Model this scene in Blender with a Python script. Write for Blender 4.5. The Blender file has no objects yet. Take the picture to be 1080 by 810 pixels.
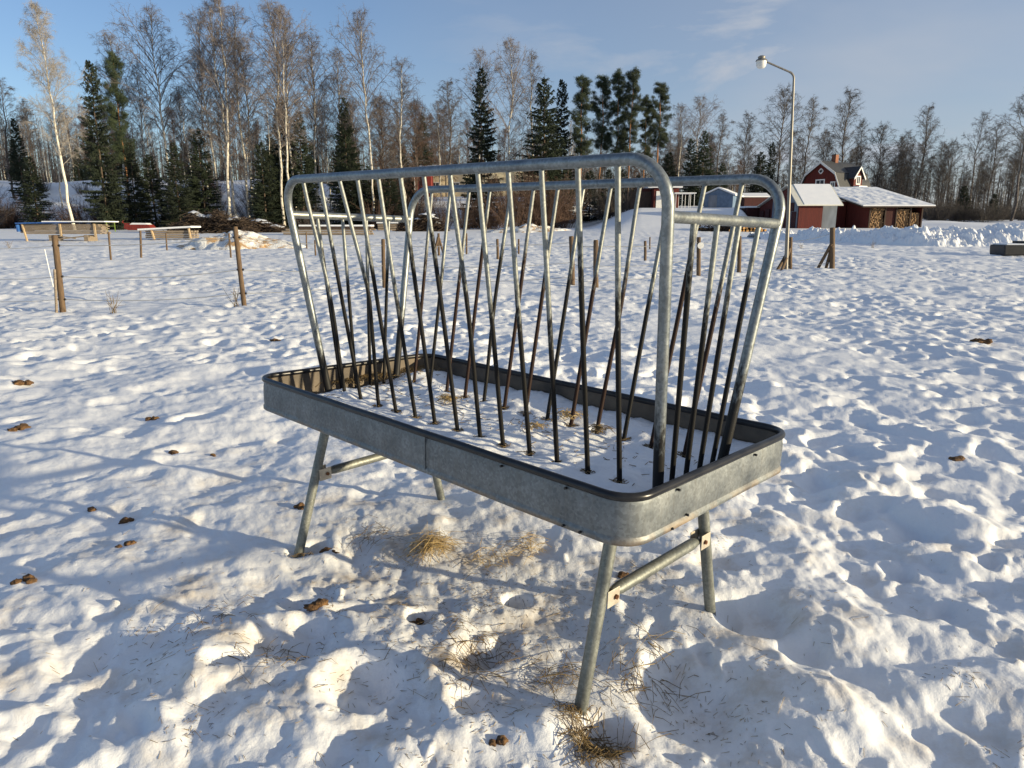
import bpy, math, random
import numpy as np
from mathutils import Matrix, Vector, noise as mnoise

R = math.radians
scene = bpy.context.scene
col = scene.collection
F, PITCH, CAMH = 739.2, R(12.5), 1.45
SUN_EL, SUN_AZ = R(9.0), R(-19.0)          # azimuth measured from +X towards +Y

# ------------------------------------------------------------------ helpers
def link(o):
    col.objects.link(o); return o

def mesh_np(name, V, F4=None, F3=None, smooth=False):
    me = bpy.data.meshes.new(name)
    V = np.asarray(V, dtype=np.float32).reshape(-1, 3)
    loops, tot = [], []
    if F4 is not None and len(F4):
        F4 = np.asarray(F4, dtype=np.int32); loops.append(F4.ravel()); tot.append(np.full(len(F4), 4, np.int32))
    if F3 is not None and len(F3):
        F3 = np.asarray(F3, dtype=np.int32); loops.append(F3.ravel()); tot.append(np.full(len(F3), 3, np.int32))
    loops = np.concatenate(loops); tot = np.concatenate(tot)
    start = np.concatenate([[0], np.cumsum(tot)[:-1]]).astype(np.int32)
    me.vertices.add(len(V)); me.vertices.foreach_set('co', V.ravel())
    me.loops.add(len(loops)); me.loops.foreach_set('vertex_index', loops)
    me.polygons.add(len(tot)); me.polygons.foreach_set('loop_start', start); me.polygons.foreach_set('loop_total', tot)
    if smooth: me.polygons.foreach_set('use_smooth', np.ones(len(tot), dtype=bool))
    me.update(calc_edges=True); me.validate()
    return me

def obj(name, me, mat, parent=None, loc=None):
    o = bpy.data.objects.new(name, me)
    if mat is not None: me.materials.append(mat)
    link(o)
    if parent is not None: o.parent = parent
    if loc is not None: o.location = loc
    return o

def tag(o, label=None, cat=None, group=None, kind=None):
    if label: o['label'] = label
    if cat: o['category'] = cat
    if group: o['group'] = group
    if kind: o['kind'] = kind
    return o

def empty(name, loc, rz=0.0):
    o = bpy.data.objects.new(name, None); link(o)
    o.location = loc; o.rotation_euler = (0, 0, rz); o.empty_display_size = .2
    return o

def copy_tree(o, parent=None):
    c = o.copy(); link(c)
    if parent is not None: c.parent = parent
    for ch in list(o.children): copy_tree(ch, c)
    return c

class MB:
    """collects polygons for one mesh"""
    def __init__(s): s.v = []; s.f = []
    def add(s, V, Fs):
        n = len(s.v); s.v += [tuple(p) for p in V]; s.f += [tuple(i + n for i in f) for f in Fs]; return s
    def box(s, c, d, rz=0.0, M=None):
        hx, hy, hz = d[0] / 2, d[1] / 2, d[2] / 2; V = []
        for x, y, z in ((-1,-1,-1),(1,-1,-1),(1,1,-1),(-1,1,-1),(-1,-1,1),(1,-1,1),(1,1,1),(-1,1,1)):
            p = Vector((x*hx, y*hy, z*hz))
            if M is not None: p = M @ p
            if rz: p = Matrix.Rotation(rz, 3, 'Z') @ p
            V.append(p + Vector(c))
        return s.add(V, [(0,3,2,1),(4,5,6,7),(0,1,5,4),(1,2,6,5),(2,3,7,6),(3,0,4,7)])
    def bar(s, p0, p1, w, h=None):
        p0, p1 = Vector(p0), Vector(p1); h = h or w; d = p1 - p0
        q = d.to_track_quat('Z', 'Y').to_matrix()
        return s.box((p0 + p1) / 2, (w, h, d.length), M=q)
    def prism(s, poly, a0, a1, axis='x'):
        n = len(poly)
        f = (lambda a, p: (a, p[0], p[1])) if axis == 'x' else ((lambda a, p: (p[0], a, p[1])) if axis == 'y' else (lambda a, p: (p[0], p[1], a)))
        V = [f(a0, p) for p in poly] + [f(a1, p) for p in poly]
        return s.add(V, [tuple(range(n))[::-1], tuple(range(n, 2*n))] + [(i, (i+1) % n, n + (i+1) % n, n + i) for i in range(n)])
    def sweep(s, pts, r, sides=14, cap=True, closed=False):
        pts = [Vector(p) for p in pts]; n = len(pts)
        rr = r if isinstance(r, (list, tuple)) else [r] * n
        tang = []
        for i in range(n):
            a = pts[(i-1) % n] if (closed or i > 0) else pts[i]
            b = pts[(i+1) % n] if (closed or i < n-1) else pts[i]
            tang.append((b - a).normalized())
        up = Vector((0, 0, 1)) if abs(tang[0].z) < .9 else Vector((1, 0, 0))
        nrm = (up - tang[0] * up.dot(tang[0])).normalized(); V = []
        for i in range(n):
            nrm = (nrm - tang[i] * nrm.dot(tang[i])).normalized(); bn = tang[i].cross(nrm)
            for k in range(sides):
                a = 2*math.pi*k/sides; V.append(pts[i] + (nrm*math.cos(a) + bn*math.sin(a)) * rr[i])
        Fs = []; m = n if closed else n - 1
        for i in range(m):
            j = (i+1) % n
            for k in range(sides):
                k2 = (k+1) % sides; Fs.append((i*sides+k, i*sides+k2, j*sides+k2, j*sides+k))
        if cap and not closed:
            Fs.append(tuple(range(sides))[::-1]); Fs.append(tuple((n-1)*sides + k for k in range(sides)))
        return s.add(V, Fs)
    def build(s, name, mat, parent=None, smooth=None, loc=None, bevel=0):
        me = bpy.data.meshes.new(name); me.from_pydata(s.v, [], s.f); me.validate(); me.update()
        if smooth:
            me.polygons.foreach_set('use_smooth', [True]*len(me.polygons)); me.set_sharp_from_angle(angle=R(smooth))
        o = obj(name, me, mat, parent, loc)
        if bevel:
            b = o.modifiers.new('Bevel', 'BEVEL'); b.width = bevel; b.segments = 2; b.limit_method = 'ANGLE'
        return o

def segs(P0, P1, r0, r1, sides=3, rng=None):
    """batch of tapered prisms -> (V, F4)"""
    P0 = np.asarray(P0, float); P1 = np.asarray(P1, float); n = len(P0)
    r0 = np.broadcast_to(r0, (n,)); r1 = np.broadcast_to(r1, (n,))
    d = P1 - P0; d /= np.linalg.norm(d, axis=1)[:, None] + 1e-9
    up = np.where(np.abs(d[:, 2:3]) < .9, np.array([[0, 0, 1.]]), np.array([[1., 0, 0]]))
    a = np.cross(d, up); a /= np.linalg.norm(a, axis=1)[:, None]; b = np.cross(d, a)
    V = np.zeros((n, 2*sides, 3)); ph = (rng.random(n) * 6.28) if rng is not None else np.zeros(n)
    for k in range(sides):
        t = 2*math.pi*k/sides + ph
        off = a*np.cos(t)[:, None] + b*np.sin(t)[:, None]
        V[:, k] = P0 + off*r0[:, None]; V[:, sides+k] = P1 + off*r1[:, None]
    base = (np.arange(n)*2*sides)[:, None]
    Fs = np.concatenate([base + np.array([[k, (k+1) % sides, sides+(k+1) % sides, sides+k]]) for k in range(sides)])
    return V.reshape(-1, 3), Fs

# ------------------------------------------------------------------ materials
def mat_new(name):
    m = bpy.data.materials.new(name); m.use_nodes = True
    nt = m.node_tree; b = nt.nodes['Principled BSDF']; return m, nt, b

def N(nt, t, **k):
    n = nt.nodes.new(t)
    for a, v in k.items():
        if a in n.inputs: n.inputs[a].default_value = v
        else: setattr(n, a, v)
    return n

def ramp(nt, fac, stops, interp='LINEAR'):
    r = nt.nodes.new('ShaderNodeValToRGB'); r.color_ramp.interpolation = interp
    el = r.color_ramp.elements
    while len(el) < len(stops): el.new(.5)
    for e, (p, c) in zip(el, stops):
        e.position = p; e.color = (*c, 1) if not isinstance(c, (int, float)) else (c, c, c, 1)
    nt.links.new(fac, r.inputs[0]); return r.outputs[0]

def mix(nt, fac, a, b, mode='MIX'):
    m = nt.nodes.new('ShaderNodeMix'); m.data_type = 'RGBA'; m.blend_type = mode
    for s, v in ((m.inputs[0], fac), (m.inputs[6], a), (m.inputs[7], b)):
        if hasattr(v, 'is_linked'): nt.links.new(v, s)
        elif isinstance(v, (int, float)): s.default_value = v
        else: s.default_value = (*v, 1)
    return m.outputs[2]

def noise(nt, vec, scale, detail=4, rough=.55, out=0, dist=0):
    n = N(nt, 'ShaderNodeTexNoise'); n.inputs['Scale'].default_value = scale; n.inputs['Detail'].default_value = detail
    n.inputs['Roughness'].default_value = rough; n.inputs['Distortion'].default_value = dist
    if vec is not None: nt.links.new(vec, n.inputs['Vector'])
    return n.outputs[out]

def coords(nt, scale=(1, 1, 1)):
    tc = N(nt, 'ShaderNodeTexCoord'); mp = N(nt, 'ShaderNodeMapping'); mp.inputs['Scale'].default_value = scale
    nt.links.new(tc.outputs['Object'], mp.inputs[0]); return mp.outputs[0]

def bump(nt, b, h, strength=.3, dist=.01):
    n = N(nt, 'ShaderNodeBump'); n.inputs['Strength'].default_value = strength; n.inputs['Distance'].default_value = dist
    nt.links.new(h, n.inputs['Height']); nt.links.new(n.outputs[0], b.inputs['Normal'])

def simple(name, c1, c2, scale=4, rough=.8, sc=(1, 1, 1), bs=.3, bd=.01, metallic=0):
    m, nt, b = mat_new(name); v = coords(nt, sc); n = noise(nt, v, scale, 5)
    nt.links.new(ramp(nt, n, [(.3, c1), (.7, c2)]), b.inputs['Base Color'])
    b.inputs['Roughness'].default_value = rough; b.inputs['Metallic'].default_value = metallic
    if bs: bump(nt, b, n, bs, bd)
    return m

M = {}
def galvanised(name, c1, c2, paint=None, rough=.42, metal=.75, edge=False):
    """zinc coating with spangle and streaks; paint = (z0, z1, colour): worn dark coat below z0, zinc above z1"""
    m, nt, b = mat_new(name); v = coords(nt)
    vo = N(nt, 'ShaderNodeTexVoronoi'); vo.inputs['Scale'].default_value = 125; nt.links.new(v, vo.inputs['Vector'])
    bw = N(nt, 'ShaderNodeRGBToBW'); nt.links.new(vo.outputs['Color'], bw.inputs[0])
    n1 = noise(nt, v, 9, 6, .6); n2 = noise(nt, coords(nt, (7, 7, .8)), 9, 6, .7)
    c = mix(nt, ramp(nt, n1, [(.3, 0.), (.7, 1.)]), c1, c2)
    c = mix(nt, .24, c, bw.outputs[0], 'OVERLAY')
    c = mix(nt, ramp(nt, n2, [(.48, 0.), (.75, .6)]), c, (.16, .155, .14))
    rust = noise(nt, v, 30, 5, .7)
    c = mix(nt, ramp(nt, rust, [(.68, 0.), (.75, .8)]), c, (.12, .06, .03))
    met = N(nt, 'ShaderNodeMath', operation='MULTIPLY'); met.inputs[0].default_value = metal; met.inputs[1].default_value = 1
    if paint:
        z0, z1, pc = paint
        sx = N(nt, 'ShaderNodeSeparateXYZ'); nt.links.new(v, sx.inputs[0])
        mr = N(nt, 'ShaderNodeMapRange'); mr.inputs[1].default_value = z0; mr.inputs[2].default_value = z1
        nt.links.new(sx.outputs['Z'], mr.inputs[0])
        ad = N(nt, 'ShaderNodeMath', operation='ADD'); nt.links.new(mr.outputs[0], ad.inputs[0])
        w = N(nt, 'ShaderNodeMath', operation='MULTIPLY_ADD'); w.inputs[1].default_value = 1.1; w.inputs[2].default_value = -.55; oi = N(nt, 'ShaderNodeObjectInfo'); orr = N(nt, 'ShaderNodeMath', operation='MULTIPLY_ADD'); orr.inputs[1].default_value = .5; orr.inputs[2].default_value = -.25; nt.links.new(oi.outputs['Random'], orr.inputs[0]); ad2 = N(nt, 'ShaderNodeMath', operation='ADD'); nt.links.new(orr.outputs[0], ad2.inputs[0]); nt.links.new(mr.outputs[0], ad2.inputs[1]); nt.links.new(ad2.outputs[0], ad.inputs[0])
        nt.links.new(noise(nt, coords(nt, (3, 3, 1)), 22, 6, .7), w.inputs[0]); nt.links.new(w.outputs[0], ad.inputs[1])
        k = ramp(nt, ad.outputs[0], [(.35, 0.), (.6, 1.)])
        pc = mix(nt, ramp(nt, noise(nt, coords(nt, (1, 1, .5)), 160, 3, .8), [(.70, 0.), (.76, .8)]), pc, (.42, .40, .36))
        c = mix(nt, k, pc, c)
        nt.links.new(k, met.inputs[1])
        nt.links.new(met.outputs[0], b.inputs['Metallic'])
    else: b.inputs['Metallic'].default_value = metal
    if edge:        # rust and tan dirt that collects on the lower bead of the sheet
        s2 = N(nt, 'ShaderNodeSeparateXYZ'); nt.links.new(v, s2.inputs[0])
        m2 = N(nt, 'ShaderNodeMapRange'); m2.inputs[1].default_value = .660; m2.inputs[2].default_value = .630; nt.links.new(s2.outputs['Z'], m2.inputs[0])
        q2 = N(nt, 'ShaderNodeMath', operation='MULTIPLY'); nt.links.new(m2.outputs[0], q2.inputs[0])
        nt.links.new(ramp(nt, noise(nt, v, 5, 7, .7), [(.45, 0.), (.60, 1.)]), q2.inputs[1])
        c = mix(nt, q2.outputs[0], c, mix(nt, noise(nt, v, 25, 4), (.10, .05, .03), (.50, .38, .24)))
        c = mix(nt, ramp(nt, noise(nt, coords(nt, (1, 1, .25)), 26, 6, .75), [(.60, 0.), (.72, .35)]), c, (.42, .42, .38))
    b.inputs['Specular IOR Level'].default_value = .2
    nt.links.new(c, b.inputs['Base Color'])
    nt.links.new(ramp(nt, n1, [(.3, rough - .08), (.7, rough + .12)]), b.inputs['Roughness'])
    bump(nt, b, n1, .15, .004)
    return m

M['zinc'] = galvanised('galvanised_zinc', (.19, .205, .20), (.36, .365, .33))
M['bar'] = galvanised('bar_worn', (.22, .235, .23), (.36, .37, .34), (1.06, 1.58, (.010, .009, .008)), .55)
M['bar_rust'] = galvanised('bar_rusty', (.20, .215, .21), (.34, .34, .31), (1.15, 1.6, (.026, .012, .008)), .6)
M['frame'] = galvanised('frame_tube', (.17, .19, .20), (.32, .34, .335), (.72, 1.25, (.022, .021, .02)), .42)
M['leg'] = galvanised('leg_tube', (.15, .16, .15), (.29, .30, .27), None, .5, .6)
M['wall'] = galvanised('trough_sheet', (.13, .145, .155), (.255, .27, .272), None, .5, .6, edge=True)
M['rim'] = simple('rim_black', (.010, .010, .012), (.035, .033, .032), 14, .30, bs=.15, bd=.003, metallic=.3)
M['inner'] = simple('inner_sheet', (.05, .04, .03), (.20, .15, .10), 6, .6, bs=.3, bd=.004)
M['plate'] = simple('bracket_plate', (.42, .36, .28), (.62, .57, .47), 20, .5, metallic=.3, bs=.1)
M['rust'] = simple('rusty_bolt', (.09, .035, .015), (.20, .08, .03), 60, .8)
M['wire'] = simple('fence_wire_grey', (.25, .25, .24), (.4, .4, .38), 20, .5, metallic=.5, bs=0)
M['postwood'] = simple('post_wood', (.075, .045, .026), (.17, .11, .06), 9, .85, (4, 4, .6), .5, .01)
M['greywood'] = simple('grey_boards', (.15, .12, .09), (.34, .27, .20), 5, .85, (.5, 3, 9), .5, .02)
M['lightwood'] = simple('light_wood', (.38, .27, .15), (.55, .42, .26), 6, .8)
M['darkwood'] = simple('dark_wood', (.035, .022, .016), (.08, .05, .035), 6, .85, (4, 4, .5))
M['tarp'] = simple('blue_tarpaulin', (.02, .07, .25), (.05, .16, .45), 4, .45)
M['redpaint'] = simple('red_machine_paint', (.12, .012, .008), (.24, .03, .014), 5, .5)
M['greenpaint'] = simple('green_machine_paint', (.14, .22, .03), (.22, .3, .06), 5, .5)
M['white'] = simple('white_paint', (.7, .69, .66), (.82, .81, .78), 8, .6, bs=.05)
M['lampglass'] = simple('lamp_opal_globe', (.72, .70, .64), (.84, .82, .76), 4, .25, bs=0)
M['greymetal'] = simple('grey_pole_metal', (.15, .14, .12), (.27, .25, .22), 3, .45, (8, 8, .4), .1, .004, .4)
M['black'] = simple('black_rubber', (.01, .01, .01), (.03, .027, .025), 9, .5)
M['glass'] = simple('window_pane', (.02, .025, .03), (.06, .07, .09), 2, .1, bs=0)
M['dung'] = simple('dung_brown', (.045, .024, .012), (.19, .10, .038), 70, .9, bs=.8, bd=.01)
M['straw'] = simple('straw_stalks', (.36, .24, .09), (.62, .46, .22), 30, .7, bs=0)
M['hay'] = simple('hay_stalks', (.10, .065, .025), (.28, .19, .08), 30, .8, bs=0)
M['chaff'] = simple('mixed_chaff', (.10, .065, .035), (.52, .39, .21), 14, .8, bs=0)
M['bark'] = simple('brush_bark', (.03, .02, .015), (.09, .06, .04), 12, .9, bs=.2)
M['chimney'] = simple('chimney_brick', (.22, .09, .05), (.35, .15, .09), 7, .9)
M['yellow'] = simple('yellow_render', (.72, .60, .36), (.80, .70, .48), 2, .85)
M['bluewall'] = simple('blue_grey_wall', (.09, .14, .22), (.14, .21, .31), 3, .8)
M['greypanel'] = simple('grey_panel', (.14, .16, .19), (.22, .25, .29), 2, .8, (1, 1, .3))
M['darkroof'] = simple('dark_roof_tiles', (.025, .026, .028), (.06, .06, .06), 5, .6)
M['cream'] = simple('cream_sheet_roof', (.60, .58, .48), (.75, .72, .62), 1.5, .5, (1, 1, 1), .1)
M['logbark'] = simple('log_bark', (.10, .05, .025), (.22, .12, .06), 9, .9)
M['logend'] = simple('log_cut_end', (.50, .25, .07), (.70, .40, .14), 14, .8)

def boards(name, c1, c2, width=.14):
    m, nt, b = mat_new(name); v = coords(nt)
    sx = N(nt, 'ShaderNodeSeparateXYZ'); nt.links.new(v, sx.inputs[0])
    ad = N(nt, 'ShaderNodeMath', operation='ADD'); nt.links.new(sx.outputs[0], ad.inputs[0]); nt.links.new(sx.outputs[1], ad.inputs[1])
    dv = N(nt, 'ShaderNodeMath', operation='DIVIDE'); dv.inputs[1].default_value = width; nt.links.new(ad.outputs[0], dv.inputs[0])
    fl = N(nt, 'ShaderNodeMath', operation='FLOOR'); nt.links.new(dv.outputs[0], fl.inputs[0])
    wn = N(nt, 'ShaderNodeTexWhiteNoise', noise_dimensions='1D'); nt.links.new(fl.outputs[0], wn.inputs['W'])
    fr = N(nt, 'ShaderNodeMath', operation='FRACT'); nt.links.new(dv.outputs[0], fr.inputs[0])
    n = noise(nt, coords(nt, (1, 1, .25)), 5, 5)
    c = mix(nt, n, c1, c2)
    c = mix(nt, .35, c, mix(nt, wn.outputs[0], c1, c2))
    gap = ramp(nt, fr.outputs[0], [(0, .35), (.10, 1.), (.90, 1.), (1, .35)])
    c = mix(nt, 1.0, c, gap, 'MULTIPLY')
    nt.links.new(c, b.inputs['Base Color']); b.inputs['Roughness'].default_value = .85
    bump(nt, b, gap, .5, .02); return m
M['redwall'] = boards('red_board_wall', (.075, .010, .007), (.15, .022, .014))
M['reddark'] = boards('dark_red_boards', (.035, .008, .007), (.075, .014, .011))

def snow_mat(name, dirty=False):
    m, nt, b = mat_new(name); v = coords(nt)
    n = noise(nt, v, 1.3, 5, .6)
    c = ramp(nt, n, [(.3, (.80, .81, .83)), (.7, (.87, .87, .87))])
    if dirty:
        # straw-coloured soiling round the feeding place
        d = N(nt, 'ShaderNodeVectorMath', operation='DISTANCE'); nt.links.new(v, d.inputs[0]); d.inputs[1].default_value = (-.1, 2.7, 0)
        mr = N(nt, 'ShaderNodeMapRange'); mr.inputs[1].default_value = 3.4; mr.inputs[2].default_value = .6; nt.links.new(d.outputs['Value'], mr.inputs[0])
        p = noise(nt, v, 3.2, 7, .68)
        mu = N(nt, 'ShaderNodeMath', operation='MULTIPLY'); nt.links.new(mr.outputs[0], mu.inputs[0]); nt.links.new(ramp(nt, p, [(.50, 0.), (.68, 1.)]), mu.inputs[1])
        ms = N(nt, 'ShaderNodeMath', operation='MULTIPLY'); nt.links.new(mu.outputs[0], ms.inputs[0]); ms.inputs[1].default_value = .75
        c = mix(nt, ms.outputs[0], c, (.50, .39, .26))
        f = noise(nt, v, 34, 6, .75)
        f2 = noise(nt, v, 1.7, 3)
        mm = N(nt, 'ShaderNodeMath', operation='MULTIPLY'); nt.links.new(ramp(nt, f, [(.63, 0.), (.70, 1.)]), mm.inputs[0]); nt.links.new(ramp(nt, f2, [(.46, 0.), (.66, .75)]), mm.inputs[1])
        c = mix(nt, mm.outputs[0], c, (.30, .21, .12))
    nt.links.new(c, b.inputs['Base Color'])
    b.inputs['Roughness'].default_value = .62
    try: b.inputs['Specular IOR Level'].default_value = .35
    except Exception: pass
    h1 = noise(nt, v, 38, 6, .72); h2 = noise(nt, v, 9, 5, .6)
    a = N(nt, 'ShaderNodeMath', operation='MULTIPLY_ADD'); a.inputs[1].default_value = 2.2
    nt.links.new(h2, a.inputs[0]); nt.links.new(h1, a.inputs[2])
    bump(nt, b, a.outputs[0], .38, .010)
    return m
M['snow'] = snow_mat('snow_field', True)
M['snow2'] = snow_mat('snow_cover')

# ------------------------------------------------------------------ terrain
rs = np.random.RandomState(7)
PERM = rs.permutation(4096)
GR = rs.rand(4096) * 2 * np.pi
RT = rs.rand(4096, 5)
def hsh(i, j): return PERM[(PERM[(i % 4096).astype(int)] + j.astype(int)) % 4096]
def gnoise(x, y):
    xi = np.floor(x); yi = np.floor(y); fx = x - xi; fy = y - yi
    u = fx*fx*fx*(fx*(fx*6-15)+10); v = fy*fy*fy*(fy*(fy*6-15)+10)
    def g(a, b):
        an = GR[hsh(xi+a, yi+b)]; return np.cos(an)*(fx-a) + np.sin(an)*(fy-b)
    return 1.4*((g(0,0)*(1-u)+g(1,0)*u)*(1-v) + (g(0,1)*(1-u)+g(1,1)*u)*v)
def fbm(x, y, o=4, p=.5):
    s = np.zeros_like(x); a = 1.
    for k in range(o):
        s += a*gnoise(x*2**k + 17.3*k, y*2**k - 9.1*k); a *= p
    return s
def sstep(a, b, x):
    t = np.clip((x-a)/(b-a), 0, 1); return t*t*(3-2*t)
def pits(x, y, cell, prob, rmin, rmax, depth, seed, rim=.35):
    out = np.zeros_like(x); cx = np.floor(x/cell); cy = np.floor(y/cell)
    for dx in (-1, 0, 1):
        for dy in (-1, 0, 1):
            i = cx+dx; j = cy+dy; k = RT[hsh(i+seed, j-seed)]
            px = (i+.15+.7*k[..., 0])*cell; py = (j+.15+.7*k[..., 1])*cell
            rr = rmin+(rmax-rmin)*k[..., 2]; th = k[..., 3]*6.28
            ex = (x-px)*np.cos(th)+(y-py)*np.sin(th); ey = -(x-px)*np.sin(th)+(y-py)*np.cos(th)
            q = np.sqrt((ex/1.25)**2+(ey*1.1)**2)/rr
            on = k[..., 4] < prob
            out += on*(-depth*(.5+k[..., 2]*.7)*(1-sstep(.35, 1.0, q)) + rim*depth*np.exp(-((q-1.25)/.3)**2))
    return out
PL = ([0, 12, 20, 30, 45, 60, 75, 100, 300, 3000], [0, 0, .15, .38, .72, 1.1, 1.38, 1.6, 3, 12])
PR = ([0, 12, 20, 30, 38, 50, 60, 75, 100, 130, 300, 3000], [0, 0, .15, .38, .58, 1.0, 1.48, 1.55, 2.4, 3.0, 5, 14])
def base_h(x, y):
    x = np.asarray(x, float); y = np.asarray(y, float)
    d = np.maximum(y, .3*np.hypot(x, y)); q = x/np.maximum(d, 1.)
    l = np.interp(d, *PL); r = np.interp(d, *PR)
    k = sstep(.0, .16, q); h = l*(1-k)+r*k
    h = h + (4.3+2.0*(1-sstep(-.27, -.17, q)))*sstep(84, 101, d + 3*np.sin(x*.09))*(1-sstep(.06, .16, q))
    h = h + 2.0*sstep(52, 76, d)*sstep(.10, .18, q)*(1-sstep(.315, .345, q))*(1-.5*sstep(90, 120, d))
    return h
# rack feet and hand-placed hollows: x, y, radius, depth
HOLES = [(.275, 1.80, .085, .07), (.93, 2.42, .15, .085), (.84, 2.49, .06, .05), (-.98, 2.98, .06, .045), (-.91, 3.02, .07, .05),
         (.02, 2.58, .06, .085), (-.12, 2.17, .09, .045), (-.35, 2.42, .06, .05), (.55, 1.95, .18, .04), (-.80, 2.25, .16, .05), (-.5, 2.0, .14, .045)]
MOUNDS = [(.10, 1.80, .10, .055), (.55, 2.32, .16, .02), (-.62, 2.07, .15, .022), (-.75, 1.80, .12, .02), (-1.05, 2.15, .2, .05), (1.25, 2.35, .2, .05), (1.0, 1.9, .16, .05), (-.2, 2.32, .1, .03)]
def detail_h(x, y):
    d = np.hypot(x, y)
    tr = .75 + .85*fbm(x*.21+3, y*.21, 3)                     # how trampled
    tr = np.clip(tr, .22, 1.35)*(1-.25*sstep(9, 13, d)-.15*sstep(20, 30, d))
    wx = x+.12*gnoise(x*1.7, y*1.7)+.045*gnoise(x*5.1, y*5.1+3); wy = y+.12*gnoise(x*1.7+40, y*1.7)+.045*gnoise(x*5.1+20, y*5.1)
    h = .050*fbm(wx*1.0, wy*1.0, 2, .45)
    g1_ = gnoise(wx*1.9+5, wy*1.9); g2_ = gnoise(wx*3.7, wy*3.7+8); bl = np.sqrt(g1_**2+.012) + .28*np.sqrt(g2_**2+.02)
    h += tr*(.050*(bl-.35)) + tr*.023*fbm(wx*4.3+2, wy*4.3, 3, .5)
    h += tr*pits(wx, wy, .42, .5, .08, .15, .036, 11, .12)
    h += tr*pits(wx+3.3, wy+1.7, .75, .45, .12, .24, .034, 57, .15)
    wx2 = x+.05*gnoise(x*6, y*6); wy2 = y+.05*gnoise(x*6+9, y*6)
    h += (1-sstep(3.6, 5, d))*tr*(pits(wx2+.4, wy2, .33, .45, .05, .095, .026, 201, .25)+.009*np.abs(gnoise(wx*7.3, wy*7.3)))
    h += tr*sstep(3.2, 4.5, d)*(pits(wx2, wy2, .46, .6, .09, .15, .055, 91, .3) + pits(wx2+1.1, wy2, .62, .5, .10, .19, .05, 133, .2)*np.clip(.5+1.6*gnoise(x*.25, y*.25+7), .1, 1.2))
    h += .0050*fbm(x*11, y*11, 3, .65)*np.clip(1.3-d/12, 0, 1)
    crumbs = np.clip(gnoise(x*15, y*15)-.48, 0, 1)*np.clip(gnoise(x*2.1+9, y*2.1)+.15, 0, 1)
    h += .07*crumbs*np.clip(1.4-d/9, 0, 1)
    # a long wave and a beaten path, farther off
    h += .05*gnoise(x*.22, y*.35)*sstep(6, 14, d)
    h *= 1 - sstep(42, 66, d)
    h += .5*fbm(x*.07, y*.07, 2)*sstep(80, 100, d)
    # level the snow a little under the rack so its feet stand in it
    for fx, fy in ((.215, 1.88), (.77, 2.46), (-.98, 2.98), (-.42, 3.6)):
        w = np.exp(-((x-fx)**2+(y-fy)**2)/.16**2); h = h*(1-w)
    for hx, hy, r_, dp in HOLES:
        q = np.hypot(x-hx, y-hy)/r_; h -= dp*(1-sstep(.45, 1.15, q)); h += .04*dp*np.exp(-((q-1.4)/.3)**2)
    for hx, hy, r_, dp in MOUNDS:
        q = np.hypot(x-hx, y-hy)/r_; h += dp*np.exp(-q*q*1.3)
    return h
def ground_h(x, y): return base_h(x, y) + detail_h(np.asarray(x, float), np.asarray(y, float))
def gz(x, y): return float(ground_h(np.array([x]), np.array([y]))[0])
def ray(px, py):
    u = (px-540)/F; v = -(py-405)/F
    return Vector((u, math.cos(PITCH)+v*math.sin(PITCH), v*math.cos(PITCH)-math.sin(PITCH)))
def at(px, py, D):
    """the point seen at (px, py) of the 1080x810 photograph at distance y = D"""
    d = ray(px, py); return Vector((0, 0, CAMH)) + d*(D/d.y)
def on_ground(px, py):
    d = ray(px, py); t = 1.0
    while t < 400:
        p = Vector((0, 0, CAMH)) + d*t
        if p.z <= float(base_h(p.x, p.y)): return p
        t *= 1.002
    return p

ang = np.concatenate([np.arange(-47, 47, .125), np.arange(47, 313, 2.8)]) * np.pi/180
rad = np.concatenate([[.02, .4, .9], np.geomspace(1.25, 42, 560), np.geomspace(43, 170, 90), np.geomspace(180, 2600, 16)])
A_, R_ = np.meshgrid(ang, rad)
X = R_*np.sin(A_); Y = R_*np.cos(A_); Z = ground_h(X, Y)
V = np.stack([X, Y, Z], -1).reshape(-1, 3); na, nr = len(ang), len(rad)
ii, jj = np.meshgrid(np.arange(nr-1), np.arange(na), indexing='ij'); j2 = (jj+1) % na
quads = np.stack([ii*na+jj, (ii+1)*na+jj, (ii+1)*na+j2, ii*na+j2], -1).reshape(-1, 4)
# winding so that normals look up
g = obj('snow_ground', mesh_np('snow_ground', V, quads[:, ::-1], smooth=True), M['snow'])
tag(g, kind='structure')

# ------------------------------------------------------------------ the hay rack
ZR, ZB, ZT, WT, WB, ZS, ZC = .7795, .6300, 1.6335, .3547, .1982, .691, 1.4884
PT, PB, HL, HW = .9633, .9055, 1.0225, .5085
rack = empty('hay_rack', (-.0984, 2.7436, 0))
rack.rotation_mode = 'QUATERNION'
rack.rotation_quaternion = (Matrix.Rotation(R(-43.8476), 3, 'Z') @ Matrix.Rotation(R(-1.2863), 3, 'X') @ Matrix.Rotation(R(.9114), 3, 'Y')).to_quaternion()
tag(rack, 'galvanised steel hay rack with trough, splayed legs and slanted bars, standing in snow', 'hay rack')

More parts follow.
